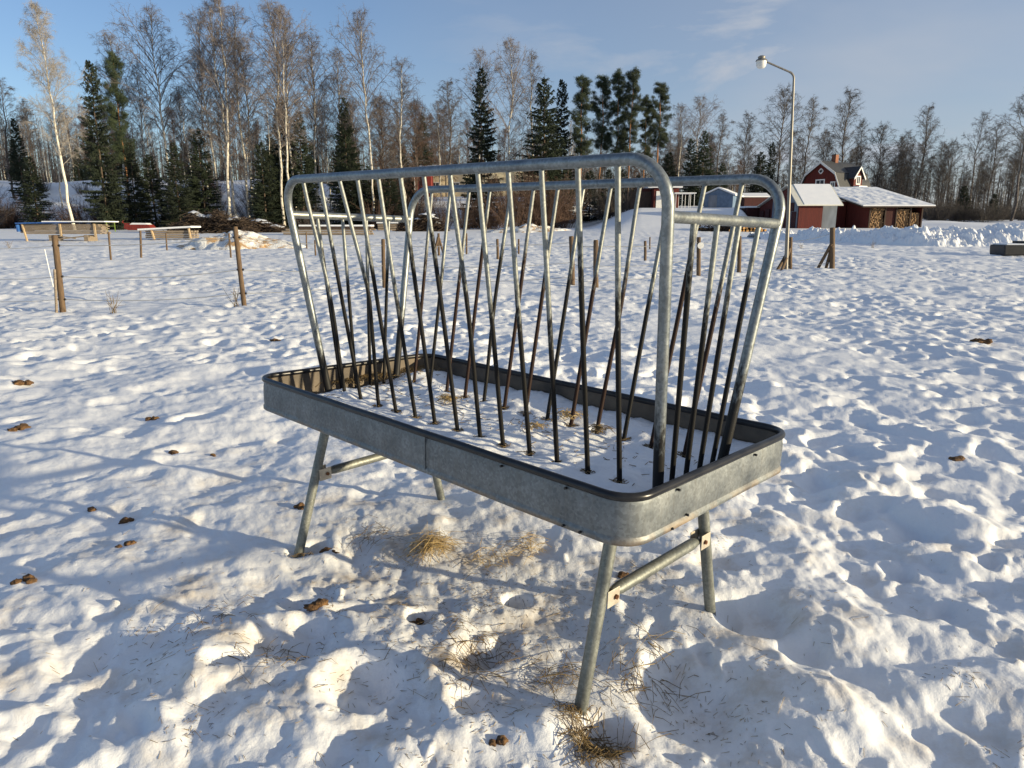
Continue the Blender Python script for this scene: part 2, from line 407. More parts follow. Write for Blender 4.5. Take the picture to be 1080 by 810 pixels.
def rrect(hl, hw, r, n=8):
    pts = []
    for cx, cy, a0 in ((hl-r, -hw+r, -90), (hl-r, hw-r, 0), (-hl+r, hw-r, 90), (-hl+r, -hw+r, 180)):
        for k in range(n+1):
            a = R(a0 + 90*k/n); pts.append((cx+r*math.cos(a), cy+r*math.sin(a)))
    # add points along the long sides so that dents can be put in
    out = []
    for i, p in enumerate(pts):
        q = pts[(i+1) % len(pts)]; out.append(p); L = math.dist(p, q)
        if L > .2:
            m = int(L/.06)
            out += [(p[0]+(q[0]-p[0])*k/m, p[1]+(q[1]-p[1])*k/m) for k in range(1, m)]
    return out
def dent(x, y, z):
    n = mnoise.noise(Vector((x*4, y*4, z*9)))*.0035 + mnoise.noise(Vector((x*13, y*13, z*20)))*.0012
    return n
b = MB()
prof = [(-.006, ZR-.012), (0, ZR-.03), (0, ZR-.034), (.002, (ZR+ZB)/2+.03), (.002, (ZR+ZB)/2-.03), (0, ZB+.026), (0, ZB+.024), (.005, ZB+.018), (.005, ZB+.006), (-.002, ZB), (-.03, ZB)]
base_ring = rrect(HL-.008, HW-.008, .095)
n = len(base_ring); Vt = []
for off, z in prof:
    for (x, y) in rrect(HL-.008+off, HW-.008+off, .095+off):
        dd = dent(x, y, z); L = math.hypot(x/HL, y/HW)*1.; Vt.append((x*(1+dd/2), y*(1+dd), z))
Fs = [(i*n+k, (i+1)*n+k, (i+1)*n+(k+1) % n, i*n+(k+1) % n) for i in range(len(prof)-1) for k in range(n)]
b.add(Vt, Fs)
trough = b.build('trough', M['wall'], rack, smooth=50)
rim = MB(); rim.sweep([(x, y, ZR-.011+.0015*mnoise.noise(Vector((x*5, y*5, 0)))) for x, y in rrect(HL-.013, HW-.013, .09)], .0125, 10, closed=True)
rim.build('rim', M['rim'], trough, smooth=60)
inn = MB(); r1 = rrect(HL-.018, HW-.018, .085); n = len(r1)
inn.add([(x, y, ZR-.012) for x, y in r1] + [(x, y, ZB+.012) for x, y in r1], [(k, (k+1) % n, n+(k+1) % n, n+k) for k in range(n)] + [tuple(range(n, 2*n))])
inn.build('liner', M['inner'], trough, smooth=40)
# rivets and drain slots along rim and base
for (x, y, z, nx, ny) in [(.80, -HW, ZR-.028, 0, -1), (.55, -HW, ZR-.028, 0, -1), (HL, -.28, ZR-.028, 1, 0), (HL, -.30, ZB+.012, 1, 0), (.86, -HW-.004, ZB+.012, 0, -1), (.80, -HW-.004, ZB+.012, 0, -1), (HL, .2, ZR-.03, 1, 0), (HL, -.22, ZB+.03, 1, 0)]:
    bb = MB(); bb.sweep([(x-nx*.006-.0, y-ny*.006, z), (x+nx*.0025, y+ny*.0015, z)], .0040, 10)
    bb.build('rivet', M['rim'], trough, smooth=40)
sm = MB(); sm.box((.19, -HW+.0045, (ZR+ZB)/2-.002), (.0016, .006, .115)); sm.build('seam', M['wall'], trough)

def arc_pts(P, C, Q, r, n=8):
    """round the corner C between P and Q"""
    P, C, Q = Vector(P), Vector(C), Vector(Q); u = (P-C).normalized(); w = (Q-C).normalized()
    half = math.acos(max(-1, min(1, u.dot(w))))/2; t = r/math.tan(half); cen = C + (u+w).normalized()*(r/math.sin(half))
    a = C+u*t-cen; c = C+w*t-cen; tot = a.angle(c); ax = a.cross(c).normalized()
    return [cen + Matrix.Rotation(tot*k/n, 3, ax) @ a for k in range(n+1)]
BARS = {
 -1: ([-.796, -.665, -.5305, -.4005, -.267, -.1335, -.004, .1325, .265, .3995, .5345, .6695, .805], [-.7625, -.636, -.504, -.3805, -.249, -.1255, .0095, .136, .2555, .3865, .5115, .6415, .767]),
  1: ([-.8115, -.675, -.541, -.4035, -.27, -.1365, -.001, .133, .2675, .4005, .536, .671, .8095], [-.758, -.635, -.51, -.3815, -.255, -.1255, 0, .1235, .2505, .3795, .507, .6275, .765])}
KINK = {(-1, 0): (.5, .035), (-1, 2): (.46, .075), (-1, 7): (.5, .012), (1, 4): (.5, -.012), (1, 9): (.45, .01)}
def mixp(a, c, t): return a + (c-a)*t
for side in (-1, 1):
    zb = ZS-.05; kb = (zb-ZS)/(ZT-ZS)
    wb = mixp(WB, WT, kb); pb = mixp(PB, PT, kb)
    bl, tl, tr_, br = (-pb, side*wb, zb), (-PT, side*WT, ZT), (PT, side*WT, ZT), (pb, side*wb, zb)
    pts = [Vector(bl)]
    pts += [Vector(bl).lerp(Vector(tl), k/8) for k in range(1, 7)]
    pts += arc_pts(bl, tl, tr_, .115); pts += [Vector(tl).lerp(Vector(tr_), k/10) for k in range(2, 9)]
    pts += arc_pts(tl, tr_, br, .115); pts += [Vector(tr_).lerp(Vector(br), k/8) for k in range(2, 8)] + [Vector(br)]
    fr = MB().sweep(pts, .0168, 18).build('side_frame', M['frame'], rack, smooth=50)
    rnd = random.Random(5+side)
    for i in range(13):
        top = Vector((BARS[side][0][i], side*WT, ZT-.008)); bot = Vector((BARS[side][1][i], side*WB, ZS)) 
        bot = bot + (bot-top).normalized()*.03
        kt, ko = KINK.get((side, i), (.5, rnd.uniform(-.004, .004))); P = []
        for k in range(15):
            t = k/14; s_ = max(0, 1-abs(t-kt)/.5); s_ = s_*s_*(3-2*s_) if (side, i) not in ((-1, 2),) else s_
            p = top.lerp(bot, t); p.x += ko*s_; P.append(p)
        MB().sweep(P, .0083, 10).build('bar', M['bar_rust'] if side == 1 and i % 3 != 1 else M['bar'], fr, smooth=50)
for sa in (-1, 1):
    kc = (ZC-ZS)/(ZT-ZS); a = mixp(PB, PT, kc)*sa; w = mixp(WB, WT, kc)
    cb = MB().sweep([(a, -w, ZC), (a, w, ZC)], .0160, 16).build('crossbar', M['zinc'], rack, smooth=50)
    for j in range(4):
        s_ = -1+2*(j+1)/5
        top = Vector((a, s_*w, ZC-.008)); bot = Vector((PB*sa, s_*WB*1.02, ZS-.03))
        MB().sweep([top.lerp(bot, k/6) for k in range(7)], .0083, 10).build('bar', M['bar'], cb, smooth=50)
# legs and braces
LT = (.8009, .2517); legs = {}
for sa, sb, fy, zz in ((1, -1, .406, 0), (1, 1, .406, .0156), (-1, -1, .4283, -.0288), (-1, 1, .4283, .0108)):
    top = Vector((sa*LT[0], sb*LT[1], ZB+.004)); ft = Vector((sa*.8163, sb*fy, zz)); dn = (ft-top).normalized()
    legs[(sa, sb)] = (top, ft)
    lg = MB().sweep([top, top.lerp(ft, .5), ft+dn*.09], .0212, 18).build('leg', M['leg'], rack, smooth=50)
for sa in (1, -1):
    (t0, f0), (t1, f1) = legs[(sa, -1)], legs[(sa, 1)]
    fb = .45 if sa > 0 else .47; A0 = t0.lerp(f0, fb); A1 = t1.lerp(f1, fb); d = (A1-A0).normalized()
    # the brace runs on the outer side of the legs, its ends flattened and bolted through plates
    P = [A0+d*.055, A0+d*.075, A0+d*.10, (A0+A1)/2, A1-d*.10, A1-d*.075, A1-d*.055]
    br = MB().sweep(P, [.013, .017, .0205, .0205, .0205, .017, .013], 16).build('leg_brace', M['leg'], rack, smooth=50)
    for base, sg in ((A0, 1), (A1, -1)):
        c = base+d*sg*.036
        pl = MB(); nrm = Vector((sa, 0, 0))
        Mx = Matrix((d, nrm, Vector((0, 0, 1)).cross(nrm).cross(nrm)*-1)).transposed()
        zax = d.cross(nrm).normalized(); Mx = Matrix((d, nrm, zax)).transposed()
        pl.box(c+nrm*.0225, (.062, .004, .056), M=Mx); pl.box(c-nrm*.0225, (.062, .004, .056), M=Mx)
        pl.build('bracket', M['plate'], br, bevel=.0015)
        bo = MB(); c2 = base+d*sg*.045
        bo.sweep([c2-nrm*.034, c2+nrm*.034], .0045, 8); bo.sweep([c2+nrm*.0245, c2+nrm*.032], .0085, 6); bo.sweep([c2-nrm*.032, c2-nrm*.0245], .0085, 6)
        bo.build('bolt', M['rust'], br, smooth=40)

# snow lying in the trough
gx = np.linspace(-HL+.022, HL-.022, 240); gy = np.linspace(-HW+.022, HW-.022, 120)
XX, YY = np.meshgrid(gx, gy, indexing='ij')
rc = .081; qx = np.abs(XX)-(HL-.022-rc); qy = np.abs(YY)-(HW-.022-rc)
out = np.hypot(np.maximum(qx, 0), np.maximum(qy, 0))-rc
inside = np.minimum(0, np.maximum(qx, qy)-rc)
# pull outside grid points onto the rounded corner
corner = (qx > 0) & (qy > 0) & (out > 0); sc_ = np.where(corner, rc/np.maximum(np.hypot(qx, qy), 1e-6), 1.)
XX = np.where(corner, np.sign(XX)*((HL-.022-rc)+qx*sc_), XX); YY = np.where(corner, np.sign(YY)*((HW-.022-rc)+qy*sc_), YY)
ZZ = ZS + .016*fbm(XX*3.4, YY*3.4, 4, .5) + .006*fbm(XX*14, YY*14, 3, .6) + .018*sstep(.30, .47, np.abs(YY))*np.clip(gnoise(XX*2.5, YY*2)+.4, 0, 1)
ZZ += .030*np.exp(-((XX+.86)**2/.02+(YY-.33)**2/.02)) - .05*sstep(-.80, -.97, XX)*(1-sstep(.0, .45, YY)) + .02*np.exp(-((XX+.72)**2/.01+(YY+.1)**2/.05))
ZZ -= .012*np.exp(-((YY-.05)/.05)**2)*np.clip(gnoise(XX*3, YY*3)+.6, 0, 1)
for side in (-1, 1):
    for xb in BARS[side][1]:
        q = np.hypot(XX-xb, YY-side*WB); ZZ -= .016*np.exp(-(q/.020)**2); ZZ += .003*np.exp(-((q-.05)/.02)**2)
Vs = np.stack([XX, YY, ZZ], -1).reshape(-1, 3); na2 = len(gy)
i2, j2_ = np.meshgrid(np.arange(len(gx)-1), np.arange(na2-1), indexing='ij')
q4 = np.stack([i2*na2+j2_, (i2+1)*na2+j2_, (i2+1)*na2+j2_+1, i2*na2+j2_+1], -1).reshape(-1, 4)
# close it downwards as a solid slab
bot = Vs.copy(); bot[:, 2] = ZB+.014; nV = len(Vs)
edge = [k*na2 for k in range(len(gx))] + [(len(gx)-1)*na2+k for k in range(1, na2)] + [k*na2+na2-1 for k in range(len(gx)-2, -1, -1)] + [k for k in range(na2-2, 0, -1)]
side4 = np.array([[edge[k], edge[(k+1) % len(edge)], nV+edge[(k+1) % len(edge)], nV+edge[k]] for k in range(len(edge))])[:, ::-1]
ts = obj('snow_layer', mesh_np('snow_layer', np.concatenate([Vs, bot]), np.concatenate([q4, q4[:, ::-1]+nV, side4]), smooth=False), M['snow2'])
ts.data.polygons.foreach_set('use_smooth', np.concatenate([np.ones(len(q4), bool), np.zeros(len(q4)+len(side4), bool)]))
bpy.context.view_layer.update()
ts.matrix_world = rack.matrix_world.copy()
tag(ts, 'layer of white snow lying inside the trough of the hay rack round its bars', 'snow')

# ------------------------------------------------------------------ straw, hay and droppings
def blades(rng, n, spread, lmin, lmax, r, up=.25, flat=True):
    c = rng.normal(0, 1, (n, 2))*spread; a = rng.random(n)*6.28; L = rng.uniform(lmin, lmax, n); z = rng.random(n)*up*L
    P0 = np.stack([c[:, 0]-np.cos(a)*L/2, c[:, 1]-np.sin(a)*L/2, rng.random(n)*.012], -1)
    mid = np.stack([c[:, 0]+rng.normal(0, .004, n), c[:, 1]+rng.normal(0, .004, n), z*.6+.008+rng.random(n)*.01], -1)
    P1 = np.stack([c[:, 0]+np.cos(a)*L/2, c[:, 1]+np.sin(a)*L/2, z], -1)
    return np.concatenate([P0, mid]), np.concatenate([mid, P1]), r*rng.uniform(.6, 1.2, 2*n)
def straw_clump(name, px, py, n, spread, label, cat='straw', mat='straw', lmax=.16, z=None, group=None, up=.35):
    rng = np.random.default_rng(int(px*13+py))
    P0, P1, r_ = blades(rng, n, spread, .03, lmax, .0013, up)
    p = on_ground(px, py) if z is None else at(px, py, 1)
    if z is not None:
        d = ray(px, py); t = (z-CAMH)/d.z; p = Vector((0, 0, CAMH))+d*t
    V_, F_ = segs(P0, P1, r_, r_*.7, 3, rng)
    if z is None:
        gp = ground_h(V_[:, 0]+p.x, V_[:, 1]+p.y); V_ = V_.copy(); V_[:, 2] += gp-gz(p.x, p.y); loc = (p.x, p.y, gz(p.x, p.y)+.001)
    else: loc = (p.x, p.y, z)
    o = obj(name, mesh_np(name, V_, F_), M[mat], loc=loc); tag(o, label, cat, group, 'stuff' if spread >= .05 else None); return o
G1 = 'tufts of loose straw on the snow'
straw_clump('straw_tuft', 455, 580, 170, .045, 'thick tuft of pale straw on the snow below the long side of the trough', lmax=.2, group=G1)
straw_clump('straw_tuft', 520, 590, 45, .07, 'thin scatter of straw right of the thick tuft under the trough', group=G1)
straw_clump('straw_tuft', 560, 578, 35, .035, 'small straw tuft under the trough, nearest to the near leg', group=G1)
straw_clump('straw_tuft', 675, 714, 70, .09, 'loose straw lying to the right of the near leg foot', mat='hay', lmax=.11, group=G1, up=.06)
straw_clump('straw_tuft', 690, 684, 9, .045, 'long pale stalks lying between the two right legs', lmax=.18, group=G1, up=.06)
straw_clump('straw_tuft', 590, 715, 50, .05, 'brown straw bits just left of the near leg foot', mat='hay', group=G1)
straw_clump('straw_tuft', 628, 785, 220, .045, 'dark hay packed in the hollow at the foot of the near leg', mat='hay', lmax=.12, group=G1)
straw_clump('straw_tuft', 500, 690, 120, .10, 'dirty brown straw trodden into the snow left of the near leg', mat='hay', lmax=.10, group=G1, up=.1)
straw_clump('straw_tuft', 390, 566, 30, .05, 'few straw bits between the left leg and the thick tuft', mat='hay', group=G1, up=.1)
straw_clump('straw_tuft', 290, 700, 50, .09, 'brown chaff on the snow mound in the left foreground', mat='hay', lmax=.07, group=G1, up=.1)
straw_clump('straw_tuft', 230, 660, 40, .09, 'fine chaff on shaded snow beside the chaff mound', mat='hay', lmax=.07, group=G1, up=.1)
straw_clump('straw_tuft', 606, 757, 60, .03, 'dark hay bits pressed against the foot of the near leg', mat='hay', lmax=.07, group=G1, up=.3)
straw_clump('straw_tuft', 318, 585, 40, .025, 'dark hay bits in the hollow at the foot of the left leg', mat='hay', lmax=.06, group=G1, up=.3)
G2 = 'hay remains lying in the trough'
for (px, py, n_, sp, la) in ((474, 423, 70, .018, 'small pale hay bunch on the trough snow near its middle'), (565, 452, 40, .018, 'little hay bunch on the trough snow right of the middle'), (632, 455, 50, .018, 'brown hay lump at the foot of a far bar in the trough'),
                             (440, 392, 160, .05, 'brown hay heaped in the far left corner of the trough'), (395, 398, 200, .06, 'hay along the inside of the left end of the trough'), (365, 403, 120, .04, 'hay at the foot of the left end bars in the trough'), (600, 440, 70, .03, 'dark hay patch by the far wall inside the trough')):
    straw_clump('hay_bunch', px, py, n_, sp, la, 'hay', 'hay' if n_ != 70 and n_ != 40 else 'straw', .08, ZS+.012, G2)
P0, P1 = [], []; rng = np.random.default_rng(17)
for sd_ in (-1, 1):
    for xb in BARS[sd_][1]:
        n_ = 26; a_ = rng.random(n_)*6.28; q_ = rng.uniform(.006, .024, n_); c0 = np.stack([xb+np.cos(a_)*q_*1.2, sd_*WB+np.sin(a_)*q_, np.full(n_, ZS-.006)+rng.random(n_)*.006], -1)
        d_ = rng.normal(0, 1, (n_, 3))*np.array([1, 1, .15]); d_ /= np.linalg.norm(d_, axis=1)[:, None]; P0.append(c0-d_*.008); P1.append(c0+d_*.008)
n_ = 420; c0 = np.stack([rng.uniform(-.95, .9, n_), rng.normal(.02, .12, n_), np.zeros(n_)], -1); k_ = rng.random(n_) < .45; c0[k_, 0] = -.95+np.abs(rng.normal(0, .10, k_.sum())); c0[k_, 1] = rng.uniform(-.42, .42, k_.sum())
ix_ = np.clip(((c0[:, 0]+HL-.022)/(2*HL-.044)*239).astype(int), 0, 239); iy_ = np.clip(((c0[:, 1]+HW-.022)/(2*HW-.044)*119).astype(int), 0, 119); c0[:, 2] = ZZ[ix_, iy_]+.002
d_ = rng.normal(0, 1, (n_, 3))*np.array([1, 1, .2]); d_ /= np.linalg.norm(d_, axis=1)[:, None]; L_ = rng.uniform(.004, .022, n_)[:, None]; P0.append(c0-d_*L_); P1.append(c0+d_*L_)
V_, F_ = segs(np.concatenate(P0), np.concatenate(P1), .0015, .001, 3, rng)
o = obj('hay_chaff', mesh_np('hay_chaff', V_, F_), M['hay']); o.matrix_world = rack.matrix_world.copy(); tag(o, 'dark hay chaff round the bar feet on the trough snow', 'hay', kind='stuff')
# everything too fine to count: single stalks and chaff strewn round the rack
rng = np.random.default_rng(3)
n = 2500; kc = rng.integers(0, 46, n); ccx = rng.normal(-.05, .62, 46); ccy = rng.normal(2.25, .42, 46); sp_ = rng.uniform(.03, .16, 46)
cx = ccx[kc]+rng.normal(0, 1, n)*sp_[kc]; cy = ccy[kc]+rng.normal(0, 1, n)*sp_[kc]; u_ = rng.random(n) < .3; cx[u_] = rng.normal(.1, 1.0, u_.sum()); cy[u_] = rng.normal(2.3, .6, u_.sum()); ok = (cy > 1.5); cx, cy = cx[ok], cy[ok]; n = len(cx)
a = rng.random(n)*6.28; L = rng.uniform(.005, .024, n)*np.where(rng.random(n) < .05, 4, 1)
P0 = np.stack([cx-np.cos(a)*L/2, cy-np.sin(a)*L/2, 0*cx], -1); P1 = np.stack([cx+np.cos(a)*L/2, cy+np.sin(a)*L/2, 0*cx], -1)
P0[:, 2] = ground_h(P0[:, 0], P0[:, 1])+.0015; P1[:, 2] = ground_h(P1[:, 0], P1[:, 1])+.002+rng.random(n)*.01*(L > .03)
V_, F_ = segs(P0, P1, .0009, .0005, 3, rng)
o = obj('scattered_straw', mesh_np('scattered_straw', V_, F_), M['chaff']); tag(o, 'fine straw and chaff strewn over the snow around the rack', 'straw', kind='stuff')

def lump_mesh(name, seed, r, n_l=1):
    import bmesh
    bm = bmesh.new(); rnd = random.Random(seed)
    for k in range(n_l):
        rr = r*(1 if k == 0 else rnd.uniform(.5, .9))
        off = Vector((0, 0, 0)) if k == 0 else Vector((rnd.uniform(-1, 1)*r*1.9, rnd.uniform(-1, 1)*r*1.6, 0))
        ret = bmesh.ops.create_icosphere(bm, subdivisions=3, radius=rr)
        sx_, sy_ = rnd.uniform(.9, 1.35), rnd.uniform(.8, 1.1)
        for v in ret['verts']:
            q = v.co/rr; k2 = 1+.55*mnoise.noise(q*1.3+Vector((seed*1.7, k, 0)))+.30*mnoise.noise(q*3.5+Vector((seed, k, 3)))+.15*mnoise.noise(q*9)
            v.co = Vector((q.x*sx_*rr*k2, q.y*sy_*rr*k2, q.z*rr*.68*k2))+off
    me = bpy.data.meshes.new(name); bm.to_mesh(me); bm.free()
    me.polygons.foreach_set('use_smooth', [True]*len(me.polygons)); return me
DR = [(338, 643, .022, 1, 'brown dropping on the snow between left leg and picture foot'), (31, 611, .02, 1, 'round brown dropping alone near the left picture edge'),
      (20, 405, .035, 3, 'dark droppings in a heap at the left edge, uppermost'), (24, 455, .03, 2, 'dark droppings at the left edge below the upper heap'),
      (163, 440, .024, 1, 'orange brown dropping left of the trough, farther one'), (183, 479, .022, 2, 'pair of small brown droppings left of the trough, middle one'),
      (224, 477, .012, 1, 'tiny dark dropping right of the small pair'), (98, 539, .015, 1, 'small round dropping in shade left of the left leg'),
      (132, 548, .018, 2, 'half buried brown dropping with straw, left of the left leg'), (136, 578, .016, 1, 'flat orange dropping on a shaded slope left of the left leg'),
      (316, 540, .022, 1, 'brown lump just behind the left leg near its foot'), (290, 361, .035, 2, 'brown lump on the snow behind the left end of the trough'),
      (434, 653, .016, 1, 'dark dropping on snow left of the brown straw'), (530, 788, .013, 1, 'small tan dropping in the front snow left of the hay hollow'),
      (1040, 360, .05, 3, 'dark droppings far right in the field'), (1010, 488, .025, 1, 'small brown dropping in the snow right of the rack'),
      (658, 608, .016, 1, 'brown leaf lump behind the near leg brace'), (345, 580, .02, 1, 'dark lump right of the left leg foot')]
for k, (px, py, r_, nl, la) in enumerate(DR):
    r_ *= 1.2; nl += 2; p = on_ground(px, py); o = obj('horse_dropping', lump_mesh('horse_dropping', k+3, r_, nl), M['dung'], loc=(p.x, p.y, gz(p.x, p.y)+r_*.12))
    tag(o, la, 'dropping', 'horse droppings on the snow')

# snow clods lying on the surface
CL = [(130, 480, .04, 'snow clod left of the rack'), (700, 590, .018, 'snow crumb behind'), (893, 676, .02, 'little snow clod right of the rack foreground'), (791, 784, .025, 'snow clod by the bottom edge right of the near leg')]

# ------------------------------------------------------------------ trees
def normed(v): return v/(np.linalg.norm(v, axis=-1, keepdims=True)+1e-9)
def trunk_path(rng, H, wob, n=14):
    t = np.linspace(0, 1, n+1); x = np.cumsum(rng.normal(0, wob, n+1)); y = np.cumsum(rng.normal(0, wob, n+1))
    x -= x[0]; y -= y[0]; return t, np.stack([x, y, t*H], -1)
def interp_path(t, P, s):
    return np.stack([np.interp(s, t, P[:, k]) for k in range(3)], -1)
def trunk_mesh(name, t, P, r0, r1, pw=.8, sides=8):
    r = r1+(r0-r1)*(1-t)**pw; r[0] *= 1.25
    V_, F_ = segs(P[:-1], P[1:], r[:-1], r[1:], sides); return mesh_np(name, V_, F_, smooth=True)
def birch_meshes(seed, H, cb, spread, npri=46, dens=1.0, two=False, tw=.0075):
    rng = np.random.default_rng(seed); t, P = trunk_path(rng, H, H*.006)
    tm = trunk_mesh('trunk', t, P, .0092*H, .02)
    p0s, p1s, a0, a1 = [], [], [], []
    def addp(pts, ra, rb):
        n_ = len(pts)-1; rr = np.linspace(ra, rb, n_+1); p0s.append(pts[:-1]); p1s.append(pts[1:]); a0.append(rr[:-1]); a1.append(rr[1:])
    for i in range(npri):
        s = cb+(1-cb)*((i+rng.random()*.9)/npri)**.9; s = min(s, .985); o_ = interp_path(t, P, s)
        u = (s-cb)/(1-cb); L = spread*H*.24*(.35+.65*math.sin(math.pi*min(1, .18+u*.62)))*(1-u**3*.75)*rng.uniform(.6, 1.15)
        az = i*2.4+rng.normal(0, .5); inc = R(rng.uniform(32, 58)*(1-.45*u))
        d = np.array([math.cos(az)*math.sin(inc), math.sin(az)*math.sin(inc), math.cos(inc)])
        pts = [o_]; m_ = 7
        for k in range(m_):
            d = d+np.array([math.cos(az), math.sin(az), 0])*.05+rng.normal(0, .07, 3)+np.array([0, 0, -.05*k/m_*2]); d /= np.linalg.norm(d); pts.append(pts[-1]+d*L/m_)
        pts = np.array(pts); r0 = .014+.0045*L; addp(pts, r0*1.3, r0*.35)
        ns = int((5+L*2.0)*dens); tt = np.linspace(0, 1, m_+1); ss = rng.uniform(.15, 1, ns)
        base = interp_path(tt, pts, ss); dr = normed(interp_path(tt[:-1], pts[1:]-pts[:-1], ss*.99)+0)
        side = normed(np.cross(dr, rng.normal(0, 1, (ns, 3)))); L2 = (L*.30+.3)*(1.15-.6*ss)*rng.uniform(.6, 1.2, ns)
        d2 = normed(dr*.65+side*.75+np.array([0, 0, .12])); mid = base+d2*(L2/2)[:, None]; d3 = normed(d2+np.array([0, 0, -.28])+rng.normal(0, .1, (ns, 3))); end = mid+d3*(L2/2)[:, None]
        p0s += [base, mid]; p1s += [mid, end]; a0 += [np.full(ns, tw*1.5), np.full(ns, tw*1.15)]; a1 += [np.full(ns, tw*1.15), np.full(ns, tw*.8)]
        nt_ = int(9*dens)
        for (A, Bm) in ((base, mid), (mid, end)):
            f = rng.random((ns, nt_, 1)); b0 = A[:, None]*(1-f)+Bm[:, None]*f; b0 = b0.reshape(-1, 3)
            dd = normed(np.repeat(normed(Bm-A), nt_, 0)*.55+rng.normal(0, .55, (len(b0), 3))+np.array([0, 0, -.12]))
            LL = rng.uniform(.18, .62, len(b0))*(.6+.05*H*.5)
            m1 = b0+dd*(LL*.5)[:, None]; d4 = normed(dd+np.array([0, 0, -.55])); e1 = m1+d4*(LL*.5)[:, None]
            p0s += [b0, m1]; p1s += [m1, e1]; a0 += [np.full(len(b0), tw*.8), np.full(len(b0), tw*.62)]; a1 += [np.full(len(b0), tw*.62), np.full(len(b0), tw*.3)]
    V_, F_ = segs(np.concatenate(p0s), np.concatenate(p1s), np.concatenate(a0), np.concatenate(a1), 3, rng)
    return tm, mesh_np('crown', V_, F_)
def spruce_meshes(seed, H, Rm, pw=.9, droop=.35, gap=.0, lo=.04):
    rng = np.random.default_rng(seed); t, P = trunk_path(rng, H, H*.002)
    tm = trunk_mesh('trunk', t, P, .011*H, .015, 1)
    p0s, p1s, a0, a1 = [], [], [], []; z = lo*H; k_ = 0
    while z < H*.99:
        u = z/H; Rb = Rm*(1-u)**pw*(1-.25*math.exp(-u*8))+.12
        nb = 6+int(5*(1-u))
        for j in range(nb):
            if rng.random() < gap: continue
            az = rng.random()*6.28; L = Rb*rng.uniform(.62, 1.12); c = np.array([math.cos(az), math.sin(az), 0])
            o_ = interp_path(t, P, u); m_ = 5; s = np.linspace(0, 1, m_+1)
            zz = (.25*(u) -droop*(1-u)*s+.22*s*s*(1.1-u*.5))*s*L+ (rng.random()*.1)
            if u > .8: zz = zz+s*L*.5
            pts = o_+c*(s*L)[:, None]+np.array([0, 0, 1])*zz[:, None]
            p0s.append(pts[:-1]); p1s.append(pts[1:]); a0.append(np.full(m_, .03)); a1.append(np.full(m_, .02))
            ns = int(6+L*9); ss = rng.uniform(.12, 1, ns)**.8; base = interp_path(s, pts, ss)
            sd = np.cross(c, [0, 0, 1])*np.where(rng.random(ns) < .5, -1, 1)[:, None]
            dd = normed(c*.75+sd*rng.uniform(.4, 1, (ns, 1))+np.array([0, 0, -1])*rng.uniform(.1, .75, (ns, 1)))
            LL = (.16+.26*L*(1.1-ss))*rng.uniform(.6, 1.25, ns); LL = np.minimum(LL, .75)
            p0s.append(base); p1s.append(base+dd*LL[:, None]); a0.append(np.full(ns, .055)); a1.append(np.full(ns, .012))
            # hanging small sprays
            b2 = base+dd*(LL*rng.uniform(.3, .9, ns))[:, None]; d5 = normed(dd*.4+rng.normal(0, .4, (ns, 3))+np.array([0, 0, -.7]))
            p0s.append(b2); p1s.append(b2+d5*(LL*.6)[:, None]); a0.append(np.full(ns, .045)); a1.append(np.full(ns, .01))
        z += H*.018+.10*(1-u)+rng.random()*.06
    V_, F_ = segs(np.concatenate(p0s), np.concatenate(p1s), np.concatenate(a0), np.concatenate(a1), 3, rng)
    return tm, mesh_np('crown', V_, F_)
def pine_meshes(seed, H, Rm, cb=.45):
    rng = np.random.default_rng(seed); t, P = trunk_path(rng, H, H*.005)
    tm = trunk_mesh('trunk', t, P, .012*H, .03, .8); p0s, p1s, a0, a1 = [], [], [], []
    nb = 74
    for i in range(nb):
        s = cb+(1-cb)*(i+rng.random())/nb*.99; u = (s-cb)/(1-cb); o_ = interp_path(t, P, s)
        L = Rm*(math.sin(math.pi*(.22+.70*u))**.8)*rng.uniform(.5, 1.1); az = rng.random()*6.28; c = np.array([math.cos(az), math.sin(az), 0])
        tip = o_+c*L+np.array([0, 0, L*rng.uniform(-.05, .5)+.2]); mid = (o_+tip)/2+np.array([0, 0, -.12*L])
        p0s += [np.array([o_, mid])]; p1s += [np.array([mid, tip])]; a0 += [np.array([.04, .03])]; a1 += [np.array([.03, .015])]
        for q in range(rng.integers(4, 8)):
            f = rng.uniform(.35, 1.05); cc = mid*(1-f)+tip*f if f > .5 else mid; cc = cc+rng.normal(0, .26, 3)*np.array([1, 1, .6])
            n_ = 60; d = normed(rng.normal(0, 1, (n_, 3))+np.array([0, 0, .35])); st = cc+rng.normal(0, .20, (n_, 3))*np.array([1.2, 1.2, .55]); LL = rng.uniform(.14, .30, n_)
            p0s.append(st); p1s.append(st+d*LL[:, None]); a0.append(np.full(n_, .024)); a1.append(np.full(n_, .005))
    V_, F_ = segs(np.concatenate(p0s), np.concatenate(p1s), np.concatenate(a0), np.concatenate(a1), 3, rng)
    return tm, mesh_np('crown', V_, F_)
